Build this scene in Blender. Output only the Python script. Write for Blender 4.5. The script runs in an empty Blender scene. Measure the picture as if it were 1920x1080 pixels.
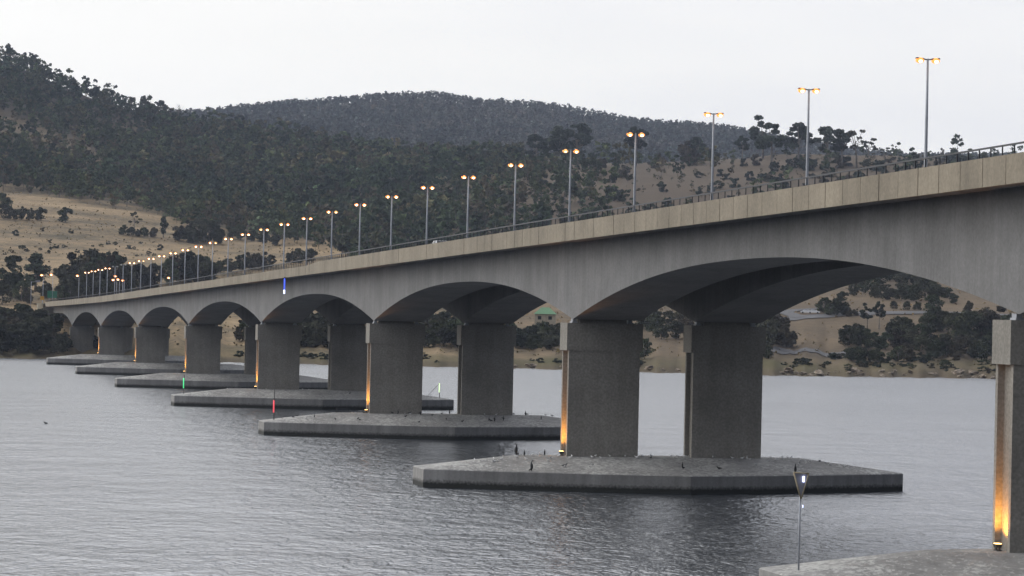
import bpy, math, random
import numpy as np
from mathutils import Matrix, Vector

rng = np.random.default_rng(7)
random.seed(7)
sc = bpy.context.scene
COL = sc.collection
PI = math.pi

# ------------------------------------------------------------------ camera
F_PX = 5387.0
CAM = np.array([-67.25, -159.96, 16.42])
YAW, PITCH, ROLL = 0.22467, 0.009713, -0.022151
_fw = np.array([math.sin(YAW)*math.cos(PITCH), math.cos(YAW)*math.cos(PITCH), math.sin(PITCH)])
_r = np.cross(_fw, [0, 0, 1.0]); _r /= np.linalg.norm(_r); _u = np.cross(_r, _fw)
_r2 = _r*math.cos(ROLL) - _u*math.sin(ROLL)
_u2 = _u*math.cos(ROLL) + _r*math.sin(ROLL)

def ray(x, y):
    d = _fw + _r2*(x-960)/F_PX - _u2*(y-540)/F_PX
    return d/np.linalg.norm(d)

def on_x(x, y, X):
    d = ray(x, y); return CAM + d*((X-CAM[0])/d[0])

def on_z(x, y, Z):
    d = ray(x, y); return CAM + d*((Z-CAM[2])/d[2])

cam = bpy.data.cameras.new('camera'); co = bpy.data.objects.new('camera', cam); COL.objects.link(co)
cam.sensor_width = 36; cam.lens = F_PX/1920*36; cam.clip_start = 1; cam.clip_end = 30000
M = Matrix([[*v] for v in zip(_r2, _u2, -_fw)]).to_4x4(); M.translation = Vector(CAM)
co.matrix_world = M; sc.camera = co

# ------------------------------------------------------------------ helpers
def tag(o, label=None, cat=None, group=None, kind=None):
    if label: o['label'] = label
    if cat: o['category'] = cat
    if group: o['group'] = group
    if kind: o['kind'] = kind
    return o

def empty(name, loc=(0, 0, 0), parent=None, rz=0):
    o = bpy.data.objects.new(name, None); COL.objects.link(o); o.empty_display_size = .5
    o.location = loc; o.rotation_euler = (0, 0, rz)
    if parent: o.parent = parent
    return o

def link(name, me, parent=None, loc=(0, 0, 0)):
    o = bpy.data.objects.new(name, me); COL.objects.link(o); o.location = loc
    if parent: o.parent = parent
    return o

def mesh_np(name, V, Fq, mat, color=None, smooth=False):
    """quads only, fast"""
    V = np.asarray(V, np.float32); Fq = np.asarray(Fq, np.int32)
    me = bpy.data.meshes.new(name)
    me.vertices.add(len(V)); me.vertices.foreach_set('co', V.ravel())
    n = len(Fq); me.loops.add(n*4); me.loops.foreach_set('vertex_index', Fq.ravel())
    me.polygons.add(n); me.polygons.foreach_set('loop_start', np.arange(0, n*4, 4, dtype=np.int32))
    if smooth: me.polygons.foreach_set('use_smooth', np.ones(n, bool))
    if color is not None:
        a = me.attributes.new('tint', 'FLOAT_COLOR', 'POINT'); a.data.foreach_set('color', np.asarray(color, np.float32).ravel())
    me.update(calc_edges=True); me.validate()
    me.materials.append(mat)
    return me

class MB:
    def __init__(s): s.v = []; s.f = []; s.sm = []
    def add(s, vs, fs, smooth=False):
        b = len(s.v); s.v += [tuple(map(float, p)) for p in vs]
        s.f += [tuple(b+i for i in f) for f in fs]; s.sm += [smooth]*len(fs); return s
    def box(s, x0, x1, y0, y1, z0, z1):
        return s.hexa([(x0, y0, z0), (x1, y0, z0), (x1, y1, z0), (x0, y1, z0)], [(x0, y0, z1), (x1, y0, z1), (x1, y1, z1), (x0, y1, z1)])
    def hexa(s, lo, hi):
        return s.add(list(lo)+list(hi), [(3, 2, 1, 0), (4, 5, 6, 7), (0, 1, 5, 4), (1, 2, 6, 5), (2, 3, 7, 6), (3, 0, 4, 7)])
    def tube(s, pts, rad, n=8, caps=True):
        pts = [np.array(p, float) for p in pts]
        if not hasattr(rad, '__len__'): rad = [rad]*len(pts)
        vs = []; fs = []
        for i, p in enumerate(pts):
            t = pts[min(i+1, len(pts)-1)] - pts[max(i-1, 0)]; t /= np.linalg.norm(t)
            a = np.cross(t, [0, 0, 1.0] if abs(t[2]) < .9 else [1.0, 0, 0]); a /= np.linalg.norm(a); b = np.cross(t, a)
            for k in range(n):
                an = 2*PI*k/n; vs.append(p + rad[i]*(math.cos(an)*a + math.sin(an)*b))
        for i in range(len(pts)-1):
            for k in range(n):
                fs.append((i*n+k, i*n+(k+1) % n, (i+1)*n+(k+1) % n, (i+1)*n+k))
        s.add(vs, fs, True)
        if caps:
            b = len(s.v)-len(vs)
            s.f.append(tuple(b+k for k in range(n))[::-1]); s.sm.append(False)
            s.f.append(tuple(b+(len(pts)-1)*n+k for k in range(n))); s.sm.append(False)
        return s
    def ellipsoid(s, c, r, nu=12, nv=8):
        vs = [(c[0], c[1], c[2]-r[2])]; fs = []
        for j in range(1, nv):
            t = PI*j/nv
            for i in range(nu):
                a = 2*PI*i/nu; vs.append((c[0]+r[0]*math.sin(t)*math.cos(a), c[1]+r[1]*math.sin(t)*math.sin(a), c[2]-r[2]*math.cos(t)))
        vs.append((c[0], c[1], c[2]+r[2])); top = len(vs)-1
        for i in range(nu):
            fs.append((0, 1+(i+1) % nu, 1+i)); fs.append((top, top-nu+i, top-nu+(i+1) % nu))
        for j in range(nv-2):
            for i in range(nu):
                a = 1+j*nu; fs.append((a+i, a+(i+1) % nu, a+nu+(i+1) % nu, a+nu+i))
        return s.add(vs, fs, True)
    def mesh(s, name, mat):
        me = bpy.data.meshes.new(name); me.from_pydata(s.v, [], s.f); me.update()
        for p, q in zip(me.polygons, s.sm): p.use_smooth = q
        me.materials.append(mat); return me
    def build(s, name, mat, parent=None, loc=(0, 0, 0)):
        return link(name, s.mesh(name, mat), parent, loc)

def copy_tree(o, parent=None):
    c = o.copy(); COL.objects.link(c)
    if parent is not None: c.parent = parent
    for ch in list(o.children):
        copy_tree(ch, c)
    return c

# ------------------------------------------------------------------ materials
def new_mat(name):
    m = bpy.data.materials.new(name); m.use_nodes = True
    nt = m.node_tree; b = nt.nodes['Principled BSDF']
    return m, nt, b

def N(nt, t, **kw):
    n = nt.nodes.new(t)
    for k, v in kw.items():
        if k in n.inputs: n.inputs[k].default_value = v
        else: setattr(n, k, v)
    return n

def plain(name, col, rough=.7, metal=0, var=.12, scale=3.0):
    m, nt, b = new_mat(name)
    tc = N(nt, 'ShaderNodeTexCoord'); no = N(nt, 'ShaderNodeTexNoise', Scale=scale, Detail=4.0)
    nt.links.new(tc.outputs['Object'], no.inputs['Vector'])
    r = N(nt, 'ShaderNodeMapRange'); r.inputs['From Min'].default_value = .3; r.inputs['From Max'].default_value = .7
    r.inputs['To Min'].default_value = 1-var; r.inputs['To Max'].default_value = 1+var
    nt.links.new(no.outputs['Fac'], r.inputs['Value'])
    mx = N(nt, 'ShaderNodeVectorMath', operation='SCALE'); mx.inputs[0].default_value = col
    nt.links.new(r.outputs[0], mx.inputs['Scale']); nt.links.new(mx.outputs[0], b.inputs['Base Color'])
    b.inputs['Roughness'].default_value = rough; b.inputs['Metallic'].default_value = metal
    return m

def emit(name, col, strength):
    m, nt, b = new_mat(name)
    b.inputs['Base Color'].default_value = (*[min(1, c) for c in col], 1)
    b.inputs['Emission Color'].default_value = (*col, 1); b.inputs['Emission Strength'].default_value = strength
    return m

def concrete(name, col, streak=.25, blot=.2, tide=None, grain=.08, rough=.85, wscale=(.9, .9, .03), joint=0):
    """weathered concrete: vertical run-off streaks, blotches, fine grain, optional dark tide band below a height"""
    m, nt, b = new_mat(name); L = nt.links
    tc = N(nt, 'ShaderNodeTexCoord')
    mp = N(nt, 'ShaderNodeMapping'); mp.inputs['Scale'].default_value = wscale
    L.new(tc.outputs['Object'], mp.inputs['Vector'])
    n1 = N(nt, 'ShaderNodeTexNoise', Scale=1.0, Detail=5.0, Roughness=.65); L.new(mp.outputs[0], n1.inputs['Vector'])
    n2 = N(nt, 'ShaderNodeTexNoise', Scale=.17, Detail=6.0, Roughness=.6); L.new(tc.outputs['Object'], n2.inputs['Vector'])
    n3 = N(nt, 'ShaderNodeTexNoise', Scale=5.0, Detail=3.0); L.new(tc.outputs['Object'], n3.inputs['Vector'])
    def rng_(n, a):
        r = N(nt, 'ShaderNodeMapRange'); r.inputs['From Min'].default_value = .3; r.inputs['From Max'].default_value = .7
        r.inputs['To Min'].default_value = 1-a; r.inputs['To Max'].default_value = 1+a; r.clamp = True
        L.new(n.outputs['Fac'], r.inputs['Value']); return r.outputs[0]
    a = N(nt, 'ShaderNodeMath', operation='MULTIPLY'); L.new(rng_(n1, streak), a.inputs[0]); L.new(rng_(n2, blot), a.inputs[1])
    c = N(nt, 'ShaderNodeMath', operation='MULTIPLY'); L.new(a.outputs[0], c.inputs[0]); L.new(rng_(n3, grain), c.inputs[1])
    v = N(nt, 'ShaderNodeVectorMath', operation='SCALE'); v.inputs[0].default_value = col; L.new(c.outputs[0], v.inputs['Scale'])
    out = v.outputs[0]
    if joint:       # cast segment joints across the girder, each with a faint stain
        sj = N(nt, 'ShaderNodeSeparateXYZ'); L.new(tc.outputs['Object'], sj.inputs[0])
        dj = N(nt, 'ShaderNodeMath', operation='DIVIDE'); L.new(sj.outputs['Y'], dj.inputs[0]); dj.inputs[1].default_value = joint
        fj = N(nt, 'ShaderNodeMath', operation='PINGPONG'); L.new(dj.outputs[0], fj.inputs[0]); fj.inputs[1].default_value = .5
        rj = N(nt, 'ShaderNodeMapRange'); rj.clamp = True; rj.inputs['From Max'].default_value = .05; rj.inputs['To Min'].default_value = .9; L.new(fj.outputs[0], rj.inputs['Value'])
        vj = N(nt, 'ShaderNodeVectorMath', operation='SCALE'); L.new(out, vj.inputs[0]); L.new(rj.outputs[0], vj.inputs['Scale']); out = vj.outputs[0]
    if tide:
        sp = N(nt, 'ShaderNodeSeparateXYZ'); L.new(tc.outputs['Object'], sp.inputs[0])
        ad = N(nt, 'ShaderNodeMath', operation='MULTIPLY_ADD'); L.new(n3.outputs['Fac'], ad.inputs[0]); ad.inputs[1].default_value = .45
        L.new(sp.outputs['Z'], ad.inputs[2])
        r = N(nt, 'ShaderNodeMapRange'); r.inputs['From Min'].default_value = tide[0]; r.inputs['From Max'].default_value = tide[1]; r.clamp = True
        L.new(ad.outputs[0], r.inputs['Value'])
        mx = N(nt, 'ShaderNodeMix', data_type='RGBA'); L.new(r.outputs[0], mx.inputs['Factor'])
        mx.inputs['A'].default_value = (.018, .019, .016, 1); L.new(out, mx.inputs['B']); out = mx.outputs['Result']
    L.new(out, b.inputs['Base Color']); b.inputs['Roughness'].default_value = rough
    bp = N(nt, 'ShaderNodeBump', Strength=.15, Distance=.03); L.new(n3.outputs['Fac'], bp.inputs['Height']); L.new(bp.outputs[0], b.inputs['Normal'])
    return m

M_WEB = concrete('web_concrete', (.195, .194, .197), streak=.10, blot=.2, grain=.12, wscale=(1.3, 1.3, .04), joint=3.516)
M_COL = concrete('column_concrete', (.255, .24, .215), streak=.14, blot=.2, grain=.2, wscale=(.7, .7, .05))
M_HEAD = concrete('column_head_concrete', (.245, .228, .2), streak=.12, blot=.12)
M_PAR = concrete('tan_panel_concrete', (.262, .226, .174), streak=.14, blot=.2, grain=.14, wscale=(.6, .6, .08))
def droppings(m):
    nt = m.node_tree; L = nt.links; b = nt.nodes['Principled BSDF']; src = b.inputs['Base Color'].links[0].from_socket
    g = N(nt, 'ShaderNodeNewGeometry'); sp = N(nt, 'ShaderNodeSeparateXYZ'); L.new(g.outputs['True Normal'], sp.inputs[0])
    tc = N(nt, 'ShaderNodeTexCoord'); v = N(nt, 'ShaderNodeTexNoise', Scale=2.6, Detail=4.0, Roughness=.75); L.new(tc.outputs['Object'], v.inputs['Vector'])
    v2 = N(nt, 'ShaderNodeTexNoise', Scale=.22, Detail=3.0); L.new(tc.outputs['Object'], v2.inputs['Vector'])
    ad = N(nt, 'ShaderNodeMath', operation='MULTIPLY_ADD'); L.new(v2.outputs['Fac'], ad.inputs[0]); ad.inputs[1].default_value = .55; L.new(v.outputs['Fac'], ad.inputs[2])
    r = N(nt, 'ShaderNodeMapRange'); r.inputs['From Min'].default_value = .78; r.inputs['From Max'].default_value = .92; r.inputs['To Max'].default_value = .75; L.new(ad.outputs[0], r.inputs['Value'])
    up = N(nt, 'ShaderNodeMath', operation='GREATER_THAN'); L.new(sp.outputs['Z'], up.inputs[0]); up.inputs[1].default_value = .7
    mu = N(nt, 'ShaderNodeMath', operation='MULTIPLY'); L.new(r.outputs[0], mu.inputs[0]); L.new(up.outputs[0], mu.inputs[1])
    mx = N(nt, 'ShaderNodeMix', data_type='RGBA'); L.new(mu.outputs[0], mx.inputs['Factor']); L.new(src, mx.inputs['A']); mx.inputs['B'].default_value = (.55, .55, .53, 1)
    L.new(mx.outputs['Result'], b.inputs['Base Color']); return m
M_CAP = concrete('pile_cap_concrete', (.25, .245, .24), streak=.22, blot=.22, tide=(.6, 1.0)); droppings(M_CAP)
M_ASPH = plain('asphalt', (.06, .06, .062), .9, 0, .15, 2.0)
M_ROAD = plain('pale_bitumen', (.105, .103, .108), .9, 0, .15, .3)
M_RAIL = plain('weathered_rail_steel', (.03, .033, .042), .5, .4)
M_POLE = plain('galvanised_steel', (.36, .38, .42), .55, .35, .08)
M_DARK = plain('dark_housing', (.045, .042, .04), .6)
M_LENS = emit('sodium_lens', (1.0, .33, .08), 1.5)  # lens made orange and oversized to stand in for the lamp's halo
M_BULB = emit('sodium_bulb', (1.0, .78, .48), 11.0)
M_BULBDIM = emit('sodium_bulb_faint', (1.0, .80, .5), 3.0)
M_LENSDIM = emit('sodium_lens_faint', (1.0, .5, .15), .8)
M_LENSOFF = plain('unlit_lens', (.5, .5, .45), .3)
M_FLOOD = emit('flood_lens', (1.0, .55, .18), 9.0)
M_BLUE = emit('blue_light', (.06, .12, 1.0), 1.2)
M_WHITEB = emit('bluish_white_light', (.62, .68, 1.0), 3.0)
M_RED = emit('red_light', (1.0, .10, .13), .85)
M_GREEN = emit('green_light', (.10, 1.0, .35), .8)
M_PALEG = emit('pale_green_light', (.75, 1.0, .55), 1.3)
M_WARM = emit('warm_white_light', (1.0, .86, .55), 2.5)
M_WHITE = plain('white_paint', (.75, .76, .78), .35, 0, .04)
M_GLASS = plain('dark_glass', (.02, .022, .025), .1)
M_TYRE = plain('rubber', (.02, .02, .02), .8)
M_SIGNG = plain('green_sign', (.02, .16, .09), .5)
M_SIGNY = plain('yellow_sign', (.55, .30, .03), .5)
M_SIGNGREY = plain('grey_board', (.22, .22, .25), .6)
M_SIGNFR = plain('pale_timber_frame', (.36, .30, .2), .7)
M_CREAM = concrete('cream_concrete', (.62, .57, .45), streak=.1, blot=.1)
M_BRICK = plain('buff_wall', (.42, .36, .27), .9, 0, .15, .8)
M_ROOFG = plain('green_roof', (.13, .26, .14), .7)
M_GULL = plain('gull_feathers', (.68, .68, .68), .8)
M_CORM = plain('dark_feathers', (.02, .02, .022), .7)
M_ROCK = plain('pale_rock', (.27, .22, .17), .95, 0, .4, .9)
M_BARK = plain('gum_bark', (.20, .175, .15), .9, 0, .35, .8)

def foliage(name, col, attr=False):
    m, nt, b = new_mat(name); L = nt.links
    if attr:
        a = N(nt, 'ShaderNodeAttribute', attribute_name='tint'); L.new(a.outputs['Color'], b.inputs['Base Color'])
    else:
        oi = N(nt, 'ShaderNodeObjectInfo'); hs = N(nt, 'ShaderNodeHueSaturation'); tc = N(nt, 'ShaderNodeTexCoord')
        a = N(nt, 'ShaderNodeAttribute', attribute_name='tint')
        r1 = N(nt, 'ShaderNodeMapRange'); r1.inputs['To Min'].default_value = .475; r1.inputs['To Max'].default_value = .515
        r2 = N(nt, 'ShaderNodeMapRange'); r2.inputs['To Min'].default_value = .65; r2.inputs['To Max'].default_value = 1.4
        L.new(oi.outputs['Random'], r1.inputs['Value'])
        mu = N(nt, 'ShaderNodeMath', operation='MULTIPLY'); mu.inputs[1].default_value = 7.31; fr = N(nt, 'ShaderNodeMath', operation='FRACT')
        L.new(oi.outputs['Random'], mu.inputs[0]); L.new(mu.outputs[0], fr.inputs[0]); L.new(fr.outputs[0], r2.inputs['Value'])
        L.new(r1.outputs[0], hs.inputs['Hue']); L.new(r2.outputs[0], hs.inputs['Value'])
        L.new(a.outputs['Color'], hs.inputs['Color'])
        L.new(hs.outputs[0], b.inputs['Base Color'])
    b.inputs['Roughness'].default_value = .8; b.inputs['Specular IOR Level'].default_value = .1
    return m
M_LEAF = foliage('leaves', None)
M_LEAFS = foliage('forest_leaves', None, True)

# ------------------------------------------------------------------ world, sun
SUN_AZ = math.radians(-48)      # bearing of the bright sky (x, y): left of and slightly beyond the bridge
SUN_EL = math.radians(9)
w = bpy.data.worlds.new('World'); sc.world = w; w.use_nodes = True
nt = w.node_tree; nt.nodes.clear(); L = nt.links
out = N(nt, 'ShaderNodeOutputWorld'); bg = N(nt, 'ShaderNodeBackground', Strength=.1); L.new(bg.outputs[0], out.inputs[0])
sky = N(nt, 'ShaderNodeTexSky', sky_type='NISHITA', sun_disc=False, sun_elevation=SUN_EL, sun_rotation=SUN_AZ, air_density=1.0, dust_density=3.0, ozone_density=1.0)
hs = N(nt, 'ShaderNodeHueSaturation', Saturation=.25, Value=.9); L.new(sky.outputs[0], hs.inputs['Color'])
geo = N(nt, 'ShaderNodeTexCoord'); nv = N(nt, 'ShaderNodeVectorMath', operation='NORMALIZE'); L.new(geo.outputs['Generated'], nv.inputs[0])
dt = N(nt, 'ShaderNodeVectorMath', operation='DOT_PRODUCT'); L.new(nv.outputs[0], dt.inputs[0])
_b = Vector((math.sin(SUN_AZ)*.985, math.cos(SUN_AZ)*.985, .17)).normalized(); dt.inputs[1].default_value = _b
ramp = N(nt, 'ShaderNodeValToRGB'); cr = ramp.color_ramp
cr.elements[0].position = 0; cr.elements[0].color = (.10, .11, .13, 1)
cr.elements[1].position = 1; cr.elements[1].color = (1.15, 1.12, 1.06, 1)
for p, c in ((.3, (.16, .17, .20, 1)), (.5, (.44, .46, .51, 1)), (.66, (.86, .862, .88, 1)), (.76, (.985, .975, .95, 1)), (.86, (1.06, 1.045, 1.01, 1))):
    e = cr.elements.new(p); e.color = c
mr = N(nt, 'ShaderNodeMapRange'); mr.inputs['From Min'].default_value = -1; mr.inputs['From Max'].default_value = 1
L.new(dt.outputs['Value'], mr.inputs['Value'])
# soft cloud bands shift the gradient a little
mp = N(nt, 'ShaderNodeMapping'); mp.inputs['Scale'].default_value = (1.6, 1.6, 9.0); L.new(nv.outputs[0], mp.inputs['Vector'])
cn = N(nt, 'ShaderNodeTexNoise', Scale=2.2, Detail=4.0, Roughness=.5); L.new(mp.outputs[0], cn.inputs['Vector'])
cm = N(nt, 'ShaderNodeMapRange'); cm.inputs['From Min'].default_value = .3; cm.inputs['From Max'].default_value = .7
cm.inputs['To Min'].default_value = -.07; cm.inputs['To Max'].default_value = .07; L.new(cn.outputs['Fac'], cm.inputs['Value'])
# higher sky is a little greyer than the pale band over the hills
sz = N(nt, 'ShaderNodeSeparateXYZ'); L.new(nv.outputs[0], sz.inputs[0])
el = N(nt, 'ShaderNodeMapRange'); el.inputs['From Min'].default_value = .06; el.inputs['From Max'].default_value = .12
el.inputs['To Min'].default_value = .04; el.inputs['To Max'].default_value = -.04; L.new(sz.outputs['Z'], el.inputs['Value'])
s1 = N(nt, 'ShaderNodeMath', operation='ADD'); L.new(mr.outputs[0], s1.inputs[0]); L.new(cm.outputs[0], s1.inputs[1])
s2 = N(nt, 'ShaderNodeMath', operation='ADD'); L.new(s1.outputs[0], s2.inputs[0]); L.new(el.outputs[0], s2.inputs[1])
L.new(s2.outputs[0], ramp.inputs['Fac'])
sv = N(nt, 'ShaderNodeVectorMath', operation='SCALE'); L.new(ramp.outputs[0], sv.inputs[0]); sv.inputs['Scale'].default_value = 11.3
zg = N(nt, 'ShaderNodeMapRange', interpolation_type='SMOOTHSTEP'); zg.inputs['From Min'].default_value = .09; zg.inputs['From Max'].default_value = .40
zg.inputs['To Min'].default_value = 12.4; zg.inputs['To Max'].default_value = 21.0; L.new(sz.outputs['Z'], zg.inputs['Value']); L.new(zg.outputs[0], sv.inputs['Scale'])
mx = N(nt, 'ShaderNodeMix', data_type='RGBA'); mx.inputs['Factor'].default_value = .9
L.new(hs.outputs[0], mx.inputs['A']); L.new(sv.outputs[0], mx.inputs['B']); L.new(mx.outputs['Result'], bg.inputs['Color'])

sl = bpy.data.lights.new('sun', 'SUN'); sl.energy = .5; sl.angle = math.radians(40); sl.color = (1, .95, .87)
so = bpy.data.objects.new('sun', sl); COL.objects.link(so)
so.rotation_euler = Vector((math.sin(SUN_AZ)*math.cos(SUN_EL), math.cos(SUN_AZ)*math.cos(SUN_EL), math.sin(SUN_EL))).to_track_quat('Z', 'Y').to_euler()
so.location = (-200, 0, 200)

sc.view_settings.view_transform = 'Standard'; sc.view_settings.look = 'None'; sc.view_settings.gamma = 1; sc.view_settings.exposure = 0
sc.cycles.max_bounces = 6; sc.cycles.diffuse_bounces = 3; sc.cycles.glossy_bounces = 3; sc.cycles.volume_bounces = 0
sc.cycles.use_denoising = True; sc.cycles.caustics_reflective = False; sc.cycles.caustics_refractive = False
sc.cycles.sample_clamp_indirect = 4

# ------------------------------------------------------------------ terrain function
def fbm(x, y, seed=0, octv=4):
    r = np.random.default_rng(seed); t = 0; a = 1; f = 1
    for o in range(octv):
        for k in range(3):
            an = r.uniform(0, PI*2); ph = r.uniform(0, 7)
            t = t + a*np.sin((x*np.cos(an)+y*np.sin(an))*f + ph + 1.3*np.sin((x*np.sin(an)-y*np.cos(an))*f*.7+ph*2))/3
        a *= .5; f *= 2.1
    return t

XK = np.array([-700, -300, 0, 200, 440, 700, 950, 1150, 1440, 1700, 1920, 2300, 2700.])
SHORE = np.array([668, 670, 672, 675, 680, 686, 690, 697, 704, 708, 711, 714, 716.])
ROWS = [   # distance, picture heights over XK, relative-to-shore flag
    (14, [662, 663, 665, 667, 671, 675, 679, 684, 689, 692, 695, 698, 700], True),
    (60, [612, 618, 624, 634, 646, 655, 660, 664, 664, 668, 674, 680, 682], True),
    (1060, [570, 574, 572, 572, 585, 602, 612, 606, 588, 588, 595, 600, 600], False),
    (1200, [480, 490, 502, 506, 517, 525, 540, 545, 536, 534, 540, 545, 545], False),
    (1400, [410, 418, 428, 440, 463, 462, 462, 456, 455, 455, 460, 460, 460], False),
    (1650, [330, 342, 354, 372, 412, 405, 385, 364, 365, 370, 380, 380, 380], False),
    (1900, [250, 262, 274, 303, 345, 340, 316, 298, 288, 290, 300, 300, 300], False),
    (2300, [-60, 55, 112, 190, 246, 280, 308, 315, 312, 314, 318, 320, 320], False),
    (2750, [10, 90, 150, 225, 285, 310, 330, 335, 335, 335, 335, 335, 335], False),
    (3800, [300, 290, 250, 222, 212, 190, 199, 228, 262, 300, 302, 300, 300], False),
    (4700, [330, 320, 300, 270, 260, 240, 250, 270, 300, 320, 320, 320, 320], False)]
XI = np.linspace(-700, 2700, 341)
def smooth(v):
    k = np.array([1, 2, 3, 4, 3, 2, 1.])/16
    return np.convolve(np.pad(v, 3, mode='edge'), k, 'valid')
def az_z(xs, ys, D):
    d = np.array([ray(x, y) for x, y in zip(xs, ys)])
    h = np.hypot(d[:, 0], d[:, 1])
    return np.arctan2(d[:, 0], d[:, 1]), CAM[2] + D*d[:, 2]/h, h
ds = np.array([ray(x, np.interp(x, XK, SHORE)) for x in XI])
S_AZ = np.arctan2(ds[:, 0], ds[:, 1]); S_D = -CAM[2]/ds[:, 2]*np.hypot(ds[:, 0], ds[:, 1])
S_D = S_D + 6*np.sin(np.arange(len(S_D))*.9) + 4*np.sin(np.arange(len(S_D))*2.3)
AZ = np.linspace(S_AZ.min()+.001, S_AZ.max()-.001, 420)
shoreD = np.interp(AZ, S_AZ, S_D)
TD = [shoreD-120, shoreD-30, shoreD]; TZ = [np.full_like(AZ, -8.0), np.full_like(AZ, -2.5), np.full_like(AZ, -.05)]
RIDGE = np.array([[-700, 260], [300, 222], [400, 216], [480, 207], [600, 198], [730, 190], [830, 189], [900, 197], [1000, 203], [1100, 218], [1200, 236], [1300, 243], [1400, 256], [1480, 270], [1600, 296], [1700, 302], [1920, 304], [2700, 300]])
for D, ys, rel in ROWS:
    yy = np.interp(XI, XK, ys) if D != 3800 else np.interp(XI, RIDGE[:, 0], RIDGE[:, 1])
    if not rel and D != 3800: yy = smooth(smooth(yy))
    if rel:
        Dm = np.interp(XI, XI, S_D) + D
        d = np.array([ray(x, y) for x, y in zip(XI, yy)]); h = np.hypot(d[:, 0], d[:, 1])
        a = np.arctan2(d[:, 0], d[:, 1]); z = CAM[2] + Dm*d[:, 2]/h
        TD.append(shoreD + D); TZ.append(np.interp(AZ, a, z))
    else:
        a, z, _ = az_z(XI, yy, D); TD.append(np.full_like(AZ, D*1.0)); TZ.append(np.interp(AZ, a, z))
TD = np.array(TD); TZ = np.array(TZ)     # rows x azimuth

def ground(px, py):
    """terrain height at world x, y (arrays or scalars)"""
    px = np.atleast_1d(np.asarray(px, float)); py = np.atleast_1d(np.asarray(py, float))
    dx = px-CAM[0]; dy = py-CAM[1]; D = np.hypot(dx, dy); a = np.arctan2(dx, dy)
    fi = np.clip((a-AZ[0])/(AZ[1]-AZ[0]), 0, len(AZ)-1.001); i = fi.astype(int); t = fi-i
    d_ = TD[:, i]*(1-t) + TD[:, i+1]*t; z_ = TZ[:, i]*(1-t) + TZ[:, i+1]*t
    out = np.full(len(px), -8.0)
    for r in range(len(d_)-1):
        m = (D >= d_[r]) & (D <= d_[r+1]); u = ((D-d_[r])/(d_[r+1]-d_[r]))
        out = np.where(m, z_[r]+(z_[r+1]-z_[r])*u, out)
    amp = np.clip((D-d_[4])/500, 0, 1.5)
    return out + amp*(2.2*fbm(px/60, py/60, 3) + 3.0*fbm(px/210, py/210, 5, 2))

_TS = np.concatenate([np.arange(780, 2000, 4.0), np.arange(2000, 4600, 10.0)])
def hit(x, y):
    """first terrain point under the picture position (1920 px frame)"""
    d = ray(x, y); hd = math.hypot(d[0], d[1])
    P = CAM[None] + d[None]*(_TS/hd)[:, None]
    g = ground(P[:, 0], P[:, 1]); k = np.nonzero(P[:, 2] <= g)[0]
    if len(k) == 0: return None
    p = P[k[0]].copy(); p[2] = g[k[0]]; return p
def at_dist(x, D):
    """terrain point at distance D in the bearing of picture column x"""
    d = ray(x, 600); hd = math.hypot(d[0], d[1]); p = CAM + d*(D/hd)
    return np.array([p[0], p[1], ground(p[0], p[1])[0]])
def to_px(P):
    d = np.asarray(P, float)-CAM; z = d@_fw
    return np.stack([960+F_PX*(d@_r2)/z, 540-F_PX*(d@_u2)/z], -1)

# forest cover over the picture of the land (1 = closed forest), used for planting and for the litter under it
FEDGE = np.array([[-700, 330], [0, 357], [100, 372], [200, 388], [300, 408], [380, 432], [440, 442], [560, 460], [620, 474], [700, 545], [800, 600], [900, 600], [1000, 560]])
def cover(px, py, pz, shift=0):
    q = to_px(np.stack([px, py, pz], -1)); x, y = q[:, 0], q[:, 1]
    D = np.hypot(px-CAM[0], py-CAM[1])
    edge = np.interp(x, FEDGE[:, 0], FEDGE[:, 1]) + 10*fbm(x/30, y/30, 11, 3)
    f = (y < edge-shift).astype(float)
    # the right-hand slope opens into scrub
    open_ = np.clip((x-760)/420, 0, 1)*np.clip((D-900)/200, 0, 1)
    f = np.where(D < 2150, f*(1-.95*open_), 1.0)
    # grassy clearing high on the left
    yc = np.interp(x, [-400, 0, 60, 120, 180, 240], [200, 230, 248, 274, 300, 315])
    cl = np.exp(-((y-yc)/20)**2)*np.clip((215-x)/50, 0, 1)
    f = f*(1-.72*np.clip(cl*1.4+.4*fbm(x/14, y/7, 13, 3)*cl, 0, 1))
    # thin dry timber patch
    f = f*(1-.5*np.exp(-((x-240)/70)**2-((y-255)/30)**2))
    f = np.where((D < 1150) & (x < 1000), np.minimum(f, .35), f)
    return f

# terrain mesh
rows = []
rowD = np.concatenate([[0, .5, .75, 1.0, 1.4, 2], np.linspace(2, 4, 8)[1:]])
Ds = []
for fr in rowD:
    k = int(min(fr, len(TD)-2)); t = fr-k; Ds.append(TD[k]*(1-t)+TD[k+1]*t)
base = Ds[-1]
for D in np.concatenate([np.arange(985, 2400, 13), np.arange(2400, 4720, 40)]): Ds.append(np.full_like(AZ, float(D)))
Ds = np.array(Ds)
PX = CAM[0]+Ds*np.sin(AZ)[None]; PY = CAM[1]+Ds*np.cos(AZ)[None]
PZ = ground(PX.ravel(), PY.ravel())
nr, nc = Ds.shape
idx = np.arange(nr*nc).reshape(nr, nc)
Fq = np.stack([idx[:-1, :-1], idx[:-1, 1:], idx[1:, 1:], idx[1:, :-1]], -1).reshape(-1, 4)[:, ::-1]
cov = cover(PX.ravel(), PY.ravel(), PZ, 17)
m, nt, b = new_mat('hill_ground'); L = nt.links
at = N(nt, 'ShaderNodeAttribute', attribute_name='tint'); tc = N(nt, 'ShaderNodeTexCoord')
n1 = N(nt, 'ShaderNodeTexNoise', Scale=.012, Detail=7.0, Roughness=.62); L.new(tc.outputs['Object'], n1.inputs['Vector'])
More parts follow.
